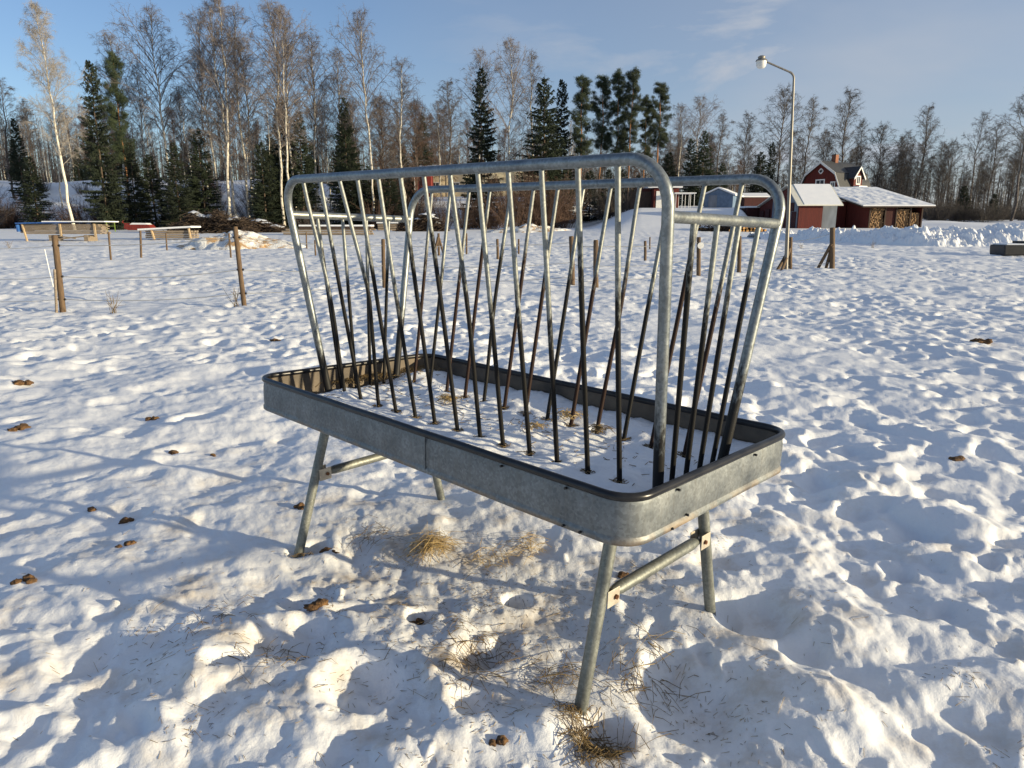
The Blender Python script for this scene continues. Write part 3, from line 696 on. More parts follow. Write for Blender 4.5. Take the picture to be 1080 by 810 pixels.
def bush_mesh(seed, H, W, ns=70, tw=.008):
    rng = np.random.default_rng(seed); p0s, p1s, a0, a1 = [], [], [], []
    for i in range(ns):
        a = rng.random()*6.28; b_ = np.array([math.cos(a), math.sin(a), 0])*rng.random()*W*.35; d = normed(np.array([math.cos(a)*.45, math.sin(a)*.45, 1.])+rng.normal(0, .2, 3))
        L = H*rng.uniform(.5, 1.05); pts = [b_]
        for k in range(6):
            d = normed(d+rng.normal(0, .1, 3)); pts.append(pts[-1]+d*L/6)
        pts = np.array(pts); rr = np.linspace(.022, .006, 7); p0s.append(pts[:-1]); p1s.append(pts[1:]); a0.append(rr[:-1]); a1.append(rr[1:])
        n_ = 42; ss = rng.uniform(.15, 1, n_); bb = interp_path(np.linspace(0, 1, 7), pts, ss); dd = normed(d+rng.normal(0, .7, (n_, 3))); LL = rng.uniform(.2, .8, n_)*(1.2-ss*.6)*H*.16
        m1 = bb+dd*LL[:, None]; p0s.append(bb); p1s.append(m1); a0.append(np.full(n_, tw)); a1.append(np.full(n_, tw*.5))
        for q in range(2):
            d2 = normed(dd+rng.normal(0, .6, (n_, 3))); f = rng.random((n_, 1)); b2 = bb*(1-f)+m1*f; p0s.append(b2); p1s.append(b2+d2*(LL*.6)[:, None]); a0.append(np.full(n_, tw*.7)); a1.append(np.full(n_, tw*.4))
    V_, F_ = segs(np.concatenate(p0s), np.concatenate(p1s), np.concatenate(a0), np.concatenate(a1), 3, rng)
    return mesh_np('branches', V_, F_)

def birch_bark(name, white, dark, amt):
    m, nt, b_ = mat_new(name); v = coords(nt, (1, 1, 1)); n1 = noise(nt, coords(nt, (3, 3, 1.6)), 2.2, 6, .7)
    c = ramp(nt, n1, [(amt-.07, dark), (amt+.03, white)])
    sx = N(nt, 'ShaderNodeSeparateXYZ'); nt.links.new(v, sx.inputs[0])
    nt.links.new(c, b_.inputs['Base Color']); b_.inputs['Roughness'].default_value = .8
    bump(nt, b_, n1, .4, .03); return m
M['birchbark'] = birch_bark('birch_bark', (.60, .55, .46), (.07, .055, .045), .46)
M['birchbark_pale'] = birch_bark('birch_bark_pale', (.74, .68, .56), (.10, .08, .06), .40)
M['birchdark'] = birch_bark('alder_bark', (.15, .12, .10), (.045, .035, .03), .5)
def twigmat(name, c1, c2):
    m, nt, b_ = mat_new(name); n1 = noise(nt, coords(nt), .45, 4, .6); oi = N(nt, 'ShaderNodeObjectInfo')
    c = ramp(nt, n1, [(.3, c1), (.7, c2)]); hs = N(nt, 'ShaderNodeHueSaturation'); mr = N(nt, 'ShaderNodeMapRange'); mr.inputs[3].default_value = .75; mr.inputs[4].default_value = 1.3
    nt.links.new(oi.outputs['Random'], mr.inputs[0]); nt.links.new(mr.outputs[0], hs.inputs['Value']); nt.links.new(c, hs.inputs['Color'])
    nt.links.new(hs.outputs[0], b_.inputs['Base Color']); b_.inputs['Roughness'].default_value = .8; return m
M['twig'] = twigmat('birch_twigs', (.10, .082, .075), (.19, .160, .145))
M['twig_dark'] = twigmat('dark_twigs', (.05, .042, .037), (.10, .085, .075))
M['twig_pale'] = twigmat('pale_twigs', (.26, .23, .20), (.42, .38, .33))
M['twig_red'] = twigmat('red_brown_twigs', (.075, .045, .032), (.15, .09, .062))
M['spruce'] = twigmat('spruce_needles', (.012, .020, .010), (.035, .050, .022))
M['pine'] = twigmat('pine_needles', (.025, .040, .020), (.060, .080, .036))
M['sprucebark'] = simple('spruce_bark', (.06, .04, .03), (.14, .10, .07), 5, .9)
m, nt, b_ = mat_new('pine_bark'); sx = N(nt, 'ShaderNodeSeparateXYZ'); nt.links.new(coords(nt), sx.inputs[0])
mr = N(nt, 'ShaderNodeMapRange'); mr.inputs[1].default_value = 3; mr.inputs[2].default_value = 8; nt.links.new(sx.outputs[2], mr.inputs[0])
nt.links.new(mix(nt, mr.outputs[0], (.12, .08, .06), (.42, .19, .08)), b_.inputs['Base Color']); b_.inputs['Roughness'].default_value = .9; M['pinebark'] = m

PROTO = {}
def proto(kind, seed, maker, bark, leaf):
    tm, cm = maker()
    tm.materials.append(M[bark])
    cm.materials.append(M[leaf]); PROTO.setdefault(kind, []).append((tm, cm))
for k in range(4): proto('birch', k, lambda: birch_meshes(100+k, 20, .28+.04*k, 1.0+.12*k, 58, .70, tw=.0095), 'birchbark', 'twig')
for k in range(3): proto('birch_dark', k, lambda: birch_meshes(140+k, 20, .24+.05*k, .95+.14*k, 54, .8, tw=.010), 'birchdark', 'twig_dark')
proto('birch_white', 0, lambda: birch_meshes(160, 20, .30, .95, 60, 1.1), 'birchbark_pale', 'twig_pale')
for k in range(2): proto('alder', k, lambda: birch_meshes(170+k, 12, .15, 1.1, 42, 1.1), 'birchdark', 'twig_red')
for k in range(2): proto('birch_far', k, lambda: birch_meshes(180+k, 20, .30, .8, 34, .75, tw=.011), 'birchbark', 'twig')
for k in range(3): proto('spruce', k, lambda: spruce_meshes(200+k, 16, 2.9+.35*k, .62+.08*k), 'sprucebark', 'spruce')
for k in range(3): proto('pine', k, lambda: pine_meshes(300+k, 18, 2.0+.3*k, .38+.06*k), 'pinebark', 'pine')
HH = {'birch': 20, 'birch_dark': 20, 'birch_white': 20, 'alder': 12, 'birch_far': 20, 'spruce': 16, 'pine': 18}
NM = {'birch': 'birch_tree', 'birch_dark': 'birch_tree', 'birch_white': 'birch_tree', 'birch_far': 'birch_tree', 'alder': 'alder_tree', 'spruce': 'spruce_tree', 'pine': 'pine_tree'}
rt = random.Random(42)
def tree(kind, px, top, D, label, group, wide=1.0, lean=0.0, var=None, base=None):
    x = at(px, (top+235)/2, D).x
    z = float(base_h(x, D))-.15; zt = at(px, top, D).z; H = max(2.0, zt-z)
    ps = PROTO[kind]; tm, cm = ps[(var if var is not None else rt.randrange(len(ps))) % len(ps)]
    e = empty(NM[kind], (x, D, z), rt.random()*6.28); s = H/HH[kind]
    w = s**.75*wide if kind != 'spruce' else s**.8*wide
    e.scale = (w, w, s)
    if lean:
        e.rotation_mode = 'QUATERNION'; e.rotation_quaternion = (Matrix.Rotation(R(lean), 3, 'Y') @ Matrix.Rotation(rt.random()*6.28, 3, 'Z')).to_quaternion()
    a = bpy.data.objects.new('trunk', tm); link(a); a.parent = e
    c = bpy.data.objects.new('crown', cm); link(c); c.parent = e
    tag(e, label, {'spruce_tree': 'spruce', 'pine_tree': 'pine', 'birch_tree': 'birch', 'alder_tree': 'alder'}[NM[kind]], group); return e
GL = 'trees of the wood left of the yellow house'; GM = 'trees of the wood behind the rack'; GRt = 'trees behind the farm on the right'
T = [
 ('birch_dark', 8, 85, 92, 'dark bare birch at the left picture edge', GL, 1, 0, 0), ('birch', 26, 128, 98, 'low bare birch between left edge and the leaning white birch', GL, .9, 0, 1),
 ('birch_white', 63, 8, 70, 'leaning birch with gleaming white trunk, first tall tree from the left', GL, .8, 0, 0),
 ('spruce', 36, 165, 73, 'small dark spruce left of the white birch foot', GL, 1.2, 0, 0), ('spruce', 22, 125, 90, 'slim spruce behind the small one at far left', GL, .8, 0, 1),
 ('spruce', 103, 64, 72, 'tall dark spruce just right of the leaning white birch', GL, .78, 0, 0), ('pine', 130, 58, 78, 'tall pine with orange trunk right of the tall spruce', GL, .55, 0, 0),
 ('birch', 124, 40, 84, 'bare birch showing behind the crown of the tall pine', GL, .8, 0, 2), ('birch', 172, 17, 80, 'tall thin birch between pine and the highest birch', GL, .85, 2, 3),
 ('spruce', 140, 150, 76, 'broad dark spruce right of the pine foot', GL, .95, 0, 1), ('spruce', 186, 150, 74, 'low dark spruce below the tall thin birch', GL, 1.1, 0, 2),
 ('spruce', 213, 136, 77, 'mid sized spruce left of the highest birch', GL, 1.1, 0, 0), ('birch', 232, -2, 76, 'highest birch of the wood, its top at the picture edge', GL, .85, 0, 0),
 ('birch', 252, 14, 79, 'high birch close behind the highest one', GL, .8, 1.5, 1), ('birch', 215, 60, 82, 'birch left behind the highest birch', GL, .7, -2, 3),
 ('birch', 292, 8, 77, 'high birch with white stem above the left frame corner', GL, .8, 0, 2), ('birch', 306, 20, 79, 'birch twin right of the white stemmed one', GL, .75, 1, 0),
 ('birch', 330, 42, 80, 'birch right of the two twin birches', GL, .8, 0, 3), ('spruce', 300, 104, 82, 'spruce between the twin birches', GL, 1, 0, 0), ('spruce', 318, 118, 79, 'darker spruce right of the spruce between birches', GL, .9, 0, 1),
 ('birch', 357, 56, 82, 'slim birch right of the birch group', GL, .75, 0, 1), ('spruce', 366, 103, 80, 'dark spruce beneath the slim birch', GL, .85, 0, 2), ('spruce', 278, 150, 76, 'low spruce left above the rack corner', GL, 1.1, 0, 0),
 ('birch', 391, 21, 78, 'tall pointed birch standing free against the sky', GL, .72, 0, 3), ('birch', 425, 68, 80, 'spreading birch right of the tall pointed one', GL, 1.0, 0, 0),
 ('alder', 408, 105, 82, 'red brown alder between the two birches above the rack', GL, 1, 0, 0), ('alder', 440, 112, 84, 'red brown alder left of the yellow house', GL, 1, 0, 1),
 ('birch_dark', 475, 88, 100, 'bare birch with forked crown above the yellow house', GM, 1.0, 0, 1), ('birch', 465, 108, 103, 'pale stemmed birch left of the forked one', GM, .8, 0, 2),
 ('spruce', 508, 72, 84, 'large single spruce above the middle of the rack', GM, .85, 0, 1), ('birch', 503, 60, 88, 'birch twigs standing over the large single spruce', GM, .7, 0, 3),
 ('birch', 534, 46, 82, 'tall white birch right of the large single spruce', GM, .72, 1, 2), ('birch', 566, 60, 86, 'birch with many fine twigs right of the tall white one', GM, .8, 0, 0),
 ('spruce', 573, 82, 82, 'broad spruce with a birch growing through it', GM, 1.25, 0, 2), ('spruce', 591, 84, 88, 'narrow spruce right of the broad one', GM, .75, 0, 0),
 ('pine', 611, 82, 86, 'first pine from the left in the pine row', GM, .62, 0, 1), ('pine', 634, 83, 88, 'second pine of the pine row', GM, .60, 0, 2), ('pine', 650, 78, 87, 'third pine of the row, behind its neighbours', GM, .60, 0, 0),
 ('pine', 664, 77, 86, 'highest pine of the pine row', GM, .6, 0, 1), ('pine', 694, 90, 86, 'last pine on the right of the pine row', GM, .62, 0, 2), ('pine', 679, 104, 90, 'lower pine between the highest and the last pine', GM, .6, 0, 0),
 ('birch', 716, 112, 96, 'birch right of the pine row', GM, .85, 0, 1), ('birch', 733, 107, 98, 'birch with reddish twigs above the blue shed', GM, .9, 0, 3), ('birch_dark', 757, 122, 100, 'round crowned birch right of the dark spruce pair', GM, 1, 0, 0),
 ('spruce', 741, 138, 90, 'dark spruce above the blue shed, right of a pair', GM, 1.1, 0, 2), ('spruce', 727, 146, 92, 'dark spruce above the blue shed, left of a pair', GM, 1, 0, 0), ('spruce', 760, 172, 92, 'low spruce above the roof of the blue shed', GM, 1.2, 0, 1),
 ('birch_dark', 785, 121, 112, 'bare birch left of the street lamp', GRt, .85, 0, 1), ('spruce', 812, 150, 112, 'small spruce left of the lamp pole', GRt, .7, 0, 0), ('birch_dark', 822, 96, 112, 'wide bare birch just left of the lamp pole', GRt, 1.0, 0, 2),
 ('birch_dark', 850, 106, 114, 'wide bare birch just right of the lamp pole', GRt, .95, 0, 0), ('birch_dark', 889, 97, 122, 'tall bare birch behind the farmhouse chimney', GRt, 1.0, 0, 1), ('spruce', 800, 205-45, 108, 'low dark spruce near the barn, left of the lamp', GRt, 1.3, 0, 2),
 ('birch_dark', 926, 134, 128, 'bare birch right of the farmhouse', GRt, 1, 0, 2), ('birch_dark', 952, 140, 126, 'bare birch above the woodshed', GRt, .8, 0, 0), ('birch_dark', 970, 114, 128, 'tall bare birch above the right end of the woodshed', GRt, .9, 2, 1),
 ('birch_dark', 1000, 150, 126, 'low birch right of the woodshed', GRt, .8, 0, 2), ('birch_dark', 1024, 120, 118, 'tall birch leaning right of the woodshed', GRt, .8, 4, 0), ('birch_dark', 1046, 132, 120, 'birch between the leaning one and the right edge', GRt, .9, 0, 1),
 ('birch_dark', 1076, 99, 104, 'big bare birch at the right picture edge', GRt, 1.1, 0, 2), ('spruce', 1016, 196, 112, 'low dark spruce at the wood edge right of the woodshed', GRt, 1.4, 0, 0), ('spruce', 1047, 204, 110, 'low dark spruce near the right edge', GRt, 1.4, 0, 1),
 ('birch_dark', 905, 128, 130, 'thin birch right behind the farmhouse dormer', GRt, .8, 0, 0), ('birch_dark', 870, 140, 132, 'thin birch behind the farmhouse gable', GRt, .8, 0, 1),
]
for q in T: tree(*q[:6], wide=q[6], lean=q[7], var=q[8])
# darker undergrowth spruces and the deep rows of the wood
GU = 'young spruces at the edge of the wood'; GD = 'bare trees deep in the wood'
for k, px in enumerate([118, 160, 205, 288, 312, 332, 372, 392, 410, 430]):
    tree('spruce', px+rt.uniform(-4, 4), rt.uniform(158, 192), rt.uniform(76, 92), 'young dark spruce in the shade at the edge of the left wood', GU, wide=rt.uniform(1.1, 1.5))
for k, px in enumerate([602, 622, 642, 656, 672, 690, 705]):
    tree('spruce', px, rt.uniform(160, 195), rt.uniform(86, 95), 'young dark spruce under the pine row', 'young spruces under the pines', wide=rt.uniform(1.1, 1.5))
for k in range(84):
    px = rt.uniform(-30, 470); tree(rt.choice(['birch_far', 'birch_far', 'alder', 'birch_dark']), px, rt.uniform(100, 165), rt.uniform(103, 130), 'bare tree in the deep rows of the left wood', GD+' on the left', wide=rt.uniform(.7, 1.0), lean=rt.uniform(-2, 2))
for k in range(20):
    tree('spruce', rt.uniform(-30, 470), rt.uniform(120, 165), rt.uniform(104, 122), 'dark spruce in the deep rows of the left wood', 'spruces deep in the left wood', wide=rt.uniform(.9, 1.3))
for k in range(38):
    px = rt.uniform(585, 790); tree(rt.choice(['birch_far', 'alder', 'birch_dark', 'birch_far']), px, rt.uniform(140, 180), rt.uniform(98, 125), 'bare tree in the deep rows behind the pine row and sheds', GD+' behind the pines', wide=rt.uniform(.8, 1.1))
for k in range(20):
    px = rt.uniform(450, 600); tree(rt.choice(['birch_far', 'alder', 'birch_dark']), px, rt.uniform(125, 165), rt.uniform(124, 140), 'bare tree in the deep rows behind the yellow house', GD+' behind the yellow house', wide=rt.uniform(.8, 1.1))
for k in range(56):
    px = rt.uniform(770, 1110); tree('birch_dark', px, rt.uniform(140, 185), rt.uniform(118, 150), 'thin dark bare tree in the row behind the farm', GD+' behind the farm', wide=rt.uniform(.6, .9), lean=rt.uniform(-2, 3))
for px, top, D in ((150, 70, 83), (224, 20, 79), (243, 6, 77), (300, 14, 76), (345, 90, 83), (378, 110, 84), (60, 120, 88), (108, 100, 86), (192, 96, 84), (262, 40, 81)):
    tree('birch', px, top, D, 'slim pale stemmed birch between the named tall birches of the left wood', 'slim birches at the front of the left wood', wide=rt.uniform(.6, .8), lean=rt.uniform(-2.5, 2.5))
# bushes
BU = [bush_mesh(k, 5, 4) for k in range(3)]
def bush(px, top, D, label, group=None, wide=1, mat='twig_red', var=0):
    x = at(px, 235, D).x; z = float(base_h(x, D))-.1; H = at(px, top, D).z-z; me = BU[var % 3]
    key = me.name+mat
    if key not in bpy.data.meshes:
        m2 = me.copy(); m2.name = key; m2.materials.clear(); m2.materials.append(M[mat])
    o = bpy.data.objects.new('bare_bush', bpy.data.meshes[key]); link(o); o.location = (x, D, z); o.scale = (H/5*wide, H/5*wide, H/5); o.rotation_euler.z = rt.random()*6
    tag(o, label, 'bush', group); return o
GB = 'bare bushes at the field edge behind the rack'
for k, (px, top, D, w, la) in enumerate([(555, 165, 76, 1.0, 'dense red brown bush behind the rack, right of the yellow house'), (538, 180, 75, .9, 'lower red brown bush left of the dense one'), (575, 178, 77, .9, 'red brown bush right of the dense one'), (596, 190, 78, .9, 'small bush beside the snowy brushwood'),
   (515, 198, 74, .9, 'bare bush in front of the yellow wall, right one'), (490, 203, 74, .9, 'bare bush in front of the yellow wall, middle one'), (466, 200, 74, .8, 'bare bush in front of the yellow wall, left one'), (446, 208, 75, .8, 'bare bush below the red gable'), (660, 195, 78, 1, 'dark bush left of the red shed'), (640, 190, 82, 1, 'dark bush below the pine row'), (676, 190, 84, 1, 'dark bush behind the red shed')]):
    bush(px, top, D, la, GB, w, 'twig_red' if px < 600 else 'twig_dark', k)
for k in range(26):
    px = rt.uniform(-20, 440); bush(px, rt.uniform(196, 218), rt.uniform(76, 88), 'bare undergrowth bush between the trunks of the left wood', 'undergrowth bushes in the left wood', 1.1, rt.choice(['twig_dark', 'twig', 'twig_red']), k)
for k in range(34):
    px = rt.uniform(-20, 440); bush(px, rt.uniform(172, 200), rt.uniform(88, 101), 'bare bush on the snowy slope inside the left wood', 'bushes on the snowy slope in the left wood', .9, rt.choice(['twig_dark', 'twig_dark', 'twig_red']), k)
for k in range(22):
    px = rt.uniform(975, 1110); bush(px, rt.uniform(205, 220), rt.uniform(104, 120), 'bare undergrowth bush at the foot of the right hand wood', 'undergrowth bushes in the right hand wood', 1.2, 'twig_dark', k)

# distant wood, reads as one mass
rng = np.random.default_rng(11); P0, P1, r0, r1 = [], [], [], []
n = 2600; an = np.radians(rng.uniform(-46, 46, n)); dist = rng.uniform(150, 215, n); x = dist*np.sin(an); y = dist*np.cos(an); z = base_h(x, y)
h = rng.uniform(8, 15, n)*(1-.25*sstep(.1, .3, x/y)); tp = np.stack([x+rng.normal(0, .4, n), y, z+h], -1); bs = np.stack([x, y, z-.3], -1)
P0.append(bs); P1.append(tp); r0.append(np.full(n, .11)); r1.append(np.full(n, .02))
for k in range(34):
    f = rng.uniform(.2, 1, (n, 1)); b0 = bs*(1-f)+tp*f; d = rng.normal(0, 1, (n, 3)); d[:, 2] = np.abs(d[:, 2])+.3; d = normed(d); L = rng.uniform(.6, 2.0, n)*(1.2-f[:, 0]*.8)
    P0.append(b0); P1.append(b0+d*L[:, None]); r0.append(np.full(n, .03)); r1.append(np.full(n, .012))
V_, F_ = segs(np.concatenate(P0), np.concatenate(P1), np.concatenate(r0), np.concatenate(r1), 3, rng)
o = obj('distant_wood', mesh_np('distant_wood', V_, F_), M['twig_dark']); tag(o, 'far bare wood closing the view behind the trees', 'wood', kind='stuff')

# ------------------------------------------------------------------ buildings
def bld(name, x, y, rz, label, cat):
    e = empty(name, (x, y, float(base_h(x, y))-.1), rz); tag(e, label, cat); return e
def win(parent, c, w, h, facing='y', tr=.08):
    """window on a wall: facing 'y' looks to -y, 'x' to -x, 'X' to +x"""
    f = MB(); p = MB(); m_ = MB()
    if facing == 'y':
        for dx, dz, a, b2 in ((0, h/2, w+tr, tr), (0, -h/2, w+tr, tr), (-w/2, 0, tr, h-tr), (w/2, 0, tr, h-tr), (0, 0, tr*.5, h-tr)): f.box((c[0]+dx, c[1]-.03, c[2]+dz), (a, .07, b2))
        p.box((c[0], c[1]-.012, c[2]), (w-tr, .02, h-tr))
    else:
        s = -1 if facing == 'x' else 1
        for dx, dz, a, b2 in ((0, h/2, w+tr, tr), (0, -h/2, w+tr, tr), (-w/2, 0, tr, h-tr), (w/2, 0, tr, h-tr), (0, 0, tr*.5, h-tr)): f.box((c[0]+s*.03, c[1]+dx, c[2]+dz), (.07, a, b2))
        p.box((c[0]+s*.012, c[1], c[2]), (.02, w-tr, h-tr))
    fr = f.build('window', M['white'], parent); p.build('pane', M['glass'], fr)
# low barn with gable to the left (local origin = near left corner)
ZBARN = 1.42
A = empty('red_barn', (23.85, 60, ZBARN)); A.scale = (.968, 1, .945); tag(A, 'red barn with pale sheet roof and patched gable, left of the woodshed', 'barn')
zr0, zrr, zbk = 2.14, 3.85, 2.75
MB().prism([(0, 0), (2.6, 0), (9.5, 0), (9.5, 2.2), (2.4, zrr-.12), (0, zr0-.1)], 0, 2.05, 'x').build('wall', M['redwall'], A)
MB().prism([(.5, 0), (9.5, 0), (9.5, 2.2), (2.4, zrr-.14), (.5, zr0+.18)], 2.05, 3.5, 'x').build('recessed_wall', M['greypanel'], A)
rf = MB(); rf.prism([(-.35, zr0-.16), (2.4, zrr), (2.4, zrr+.09), (-.35, zr0-.07)], -.3, 3.62, 'x'); rf.prism([(2.4, zrr), (9.9, 2.08), (9.9, 2.17), (2.4, zrr+.09)], -.3, 3.62, 'x')
rfo = rf.build('roof', M['cream'], A)
MB().prism([(-.33, zr0-.06), (2.38, zrr+.095), (2.38, zrr+.14), (-.33, zr0-.02)], .3, 3.5, 'x').build('roof_snow', M['snow2'], rfo)
gp = MB(); gp.prism([(.15, .1), (2.2, .1), (2.2, 3.0), (1.6, 3.0), (.15, 2.05)], -.05, -.003, 'x'); gp.build('gable_panel', M['greypanel'], A); gp = MB(); gp.prism([(4.0, 0), (6.0, 0), (6.0, 2.7), (4.0, 3.1)], -.05, -.003, 'x'); gp.build('gable_panel', M['greypanel'], A)
for y0, y1, z0, z1 in ((.35, 1.3, .1, 1.5), (.9, 2.0, 1.55, 2.3), (4.4, 5.4, .9, 2.3), (6.6, 7.6, .1, 1.9), (8.1, 9.2, .1, 1.8)):
    MB().box((-.09, (y0+y1)/2, (z0+z1)/2), (.05, y1-y0, z1-z0)).build('door', M['reddark'], A)
# lean-to behind
MB().box((-.35, 11.6, 1.0), (1.6, 3.6, 2.2)).build('lean_to', M['reddark'], A); MB().box((-.35, 11.6, 2.2), (2.0, 4.0, .16)).build('lean_to_roof', M['snow2'], A)

# woodshed, mono pitch
Bx0, Bx1, By0, By1 = 30.9, 35.7, 62.4, 72
B = empty('woodshed', (Bx0, By0, ZBARN)); B.scale = (.968, 1, .945); tag(B, 'long red woodshed with snow covered lean roof and open front full of firewood', 'woodshed')
zf, zbk = 2.02, 4.0; WL = Bx1-Bx0
def zr_(y): return zf+(zbk-zf)*y/9.6
MB().prism([(0, 0), (9.6, 0), (9.6, zbk), (0, zf)], 0, .14, 'x').build('wall', M['redwall'], B)
MB().prism([(0, 0), (9.6, 0), (9.6, zbk), (0, zf)], WL-.14, WL, 'x').build('wall', M['redwall'], B)
MB().box((WL/2, 2.6, 1.1), (WL-.3, .12, 2.2)).build('wall', M['reddark'], B)
rf = MB().prism([(-.55, zr_(-.55)), (9.9, zr_(9.9)), (9.9, zr_(9.9)+.12), (-.55, zr_(-.55)+.12)], -.9, WL+.75, 'x').build('roof', M['darkwood'], B)
rs_ = MB().prism([(-.57, zr_(-.57)+.122), (9.9, zr_(9.9)+.122), (9.9, zr_(9.9)+.26), (-.57, zr_(-.57)+.22)], -.88, WL+.73, 'x'); rs_.build('roof_snow', M['snow2'], rf)
MB().box((1.95, .06, 1.0), (.85, .06, 2.0)).build('door', M['reddark'], B)
for xx in (.07, 1.45, 2.45, 3.7, WL-.07): MB().box((xx, .0, 1.0), (.11, .11, 2.0)).build('post', M['darkwood'], B)
MB().box((WL/2, 0, 2.0), (WL, .1, .12)).build('beam', M['darkwood'], B)
# the long low barn in red that links the two
Cc = empty('red_shed', (27.4, 66.5, ZBARN)); Cc.scale = (.968, 1, .945); tag(Cc, 'low red shed with white roof between the barn and the woodshed', 'shed')
MB().box((1.75, 2.5, 1.35), (3.5, 5, 2.7)).build('wall', M['redwall'], Cc)
MB().prism([(-.3, 2.60), (5.4, 3.75), (5.4, 3.95), (-.3, 2.8)], -.1, 3.55, 'x').build('roof', M['snow2'], Cc)
for par, x0_, x1_, y0_, y1_, za, zb_ in ((rf if False else B, -.85, WL+.70, -.5, 9.6, zr_(-.5)+.225, zr_(9.6)+.255),):
    gx_, gy_ = np.meshgrid(np.linspace(x0_, x1_, 70), np.linspace(y0_, y1_, 90), indexing='ij'); t_ = (gy_-y0_)/(y1_-y0_)
    ed_ = np.clip(np.minimum.reduce([gx_-x0_, x1_-gx_, gy_-y0_, y1_-gy_])/.35, 0, 1)
    hz_ = za+(zb_-za)*t_-.02+ed_*(.05+.06*fbm(gx_*.9, gy_*.7, 4, .6)); i_, j_ = np.meshgrid(np.arange(69), np.arange(89), indexing='ij')
    obj('roof_drift', mesh_np('roof_drift', np.stack([gx_, gy_, hz_], -1).reshape(-1, 3), np.stack([i_*90+j_, (i_+1)*90+j_, (i_+1)*90+j_+1, i_*90+j_+1], -1).reshape(-1, 4), smooth=True), M['snow2'], par)
# firewood stacked in the woodshed: too many billets to count one by one
rng = np.random.default_rng(5)
def firewood(x0, x1, z1, label, y=.08):
    P0, P1, r_ = [], [], []; z = .12
    while z < z1:
        x = x0+rng.random()*.05
        while x < x1-.05:
            r = rng.uniform(.045, .085); yy = y+rng.uniform(-.05, .05); P0.append((x, yy, z)); P1.append((x+rng.normal(0, .01), yy+.45, z)); r_.append(r); x += 2*r*.92
        z += .115
    P0, P1, r_ = np.array(P0), np.array(P1), np.array(r_); V_, F_ = segs(P0, P1, r_, r_, 6, rng)
    n_ = len(P0); caps = []
    for k in range(n_):
        b0 = k*12; caps += [[b0, b0+1, b0+2, b0+3], [b0, b0+3, b0+4, b0+5]]
    o = obj('firewood_stack', mesh_np('firewood_stack', V_, np.concatenate([F_, np.array(caps)[:, ::-1]])), M['lightwood'], loc=(Bx0, By0, ZBARN)); o.scale = (.968, 1, .945); tag(o, label, 'firewood', kind='stuff'); return o
M['fire'] = simple('firewood_split', (.16, .09, .045), (.42, .27, .14), 5, .85, bs=.3)
for o_, a_ in ((firewood(.2, 1.4, 1.85, 'firewood stacked in the left bay of the woodshed'), 0), (firewood(2.5, 3.65, 1.8, 'firewood stacked in the middle bay of the woodshed'), 0), (firewood(3.75, 4.65, 1.5, 'firewood stacked in the right bay of the woodshed'), 0)):
    o_.data.materials[0] = M['fire']

# farmhouse with gambrel roof
fx = at(867, 220, 108)
Hh = empty('farmhouse', (fx.x+1.6, 108, 3.3), R(-58)); Hh.scale = (.9, .9, .9); tag(Hh, 'dark red farmhouse with white trimmed gambrel gable, dark roof, dormer and chimney behind the barn', 'house')
gw, gl = 3.5, 8.0
gam = [(-gw, 0), (gw, 0), (gw, 4.2), (2.6, 6.4), (0, 8.3), (-2.6, 6.4), (-gw, 4.2)]
MB().prism(gam, -gl/2, gl/2, 'y').build('wall', M['redwall'], Hh)
rf = MB()
for s in (-1, 1):
    for (p, q) in (((gw+.35, 3.75), (2.7, 6.5)), ((2.7, 6.5), (0, 8.45))):
        rf.prism([(s*p[0], p[1]), (s*q[0], q[1]), (s*q[0], q[1]+.16), (s*p[0]+s*.1, p[1]+.14)], -gl/2-.35, gl/2+.35, 'y')
rfo = rf.build('roof', M['darkroof'], Hh)
tr_ = MB()
for s in (-1, 1):
    for (p, q) in (((gw+.4, 3.7), (2.75, 6.45)), ((2.75, 6.45), (0, 8.4))):
        tr_.prism([(s*p[0], p[1]-.18), (s*q[0], q[1]-.22), (s*q[0], q[1]+.18), (s*p[0]+s*.1, p[1]+.16)], -gl/2-.42, -gl/2-.36, 'y')
tr_.build('gable_trim', M['white'], Hh)
win(Hh, (0, -gl/2, 4.9), 1.5, 1.5, 'y', .18); win(Hh, (-2.3, -gl/2, 4.5), .7, .9, 'y', .16); win(Hh, (2.3, -gl/2, 4.6), .7, 1.2, 'y', .16)
dm = MB(); 
for k in range(4):
    a0_, a1_ = R(90*k), R(90*k+90); dm.bar((math.cos(a0_)*.42, -gl/2-.04, 7.0+math.sin(a0_)*.42), (math.cos(a1_)*.42, -gl/2-.04, 7.0+math.sin(a1_)*.42), .12)
dmo = dm.build('diamond_window', M['white'], Hh); MB().prism([(-.3, 7.0), (0, 6.7), (.3, 7.0), (0, 7.3)], -gl/2-.02, -gl/2-.005, 'y').build('pane', M['glass'], dmo)
ch = MB(); ch.box((-.1, -.5, 8.9), (.75, .75, 1.6)); ch.build('chimney', M['chimney'], rfo); MB().box((-.1, -.5, 9.73), (.85, .85, .1)).build('chimney_cap', M['darkroof'], rfo)
do = MB().prism([(-1.1, 4.2), (1.1, 4.2), (1.1, 6.0), (0, 7.4), (-1.1, 6.0)], 1.5, gw+.5, 'x').build('dormer', M['redwall'], Hh)
dr_ = MB(); dr_.prism([(-1.45, 5.7), (0, 7.5), (0, 7.66), (-1.5, 5.85)], .6, gw+.8, 'x'); dr_.prism([(1.45, 5.7), (0, 7.5), (0, 7.66), (1.5, 5.85)], .6, gw+.8, 'x'); dr_.build('dormer_roof', M['darkroof'], do)
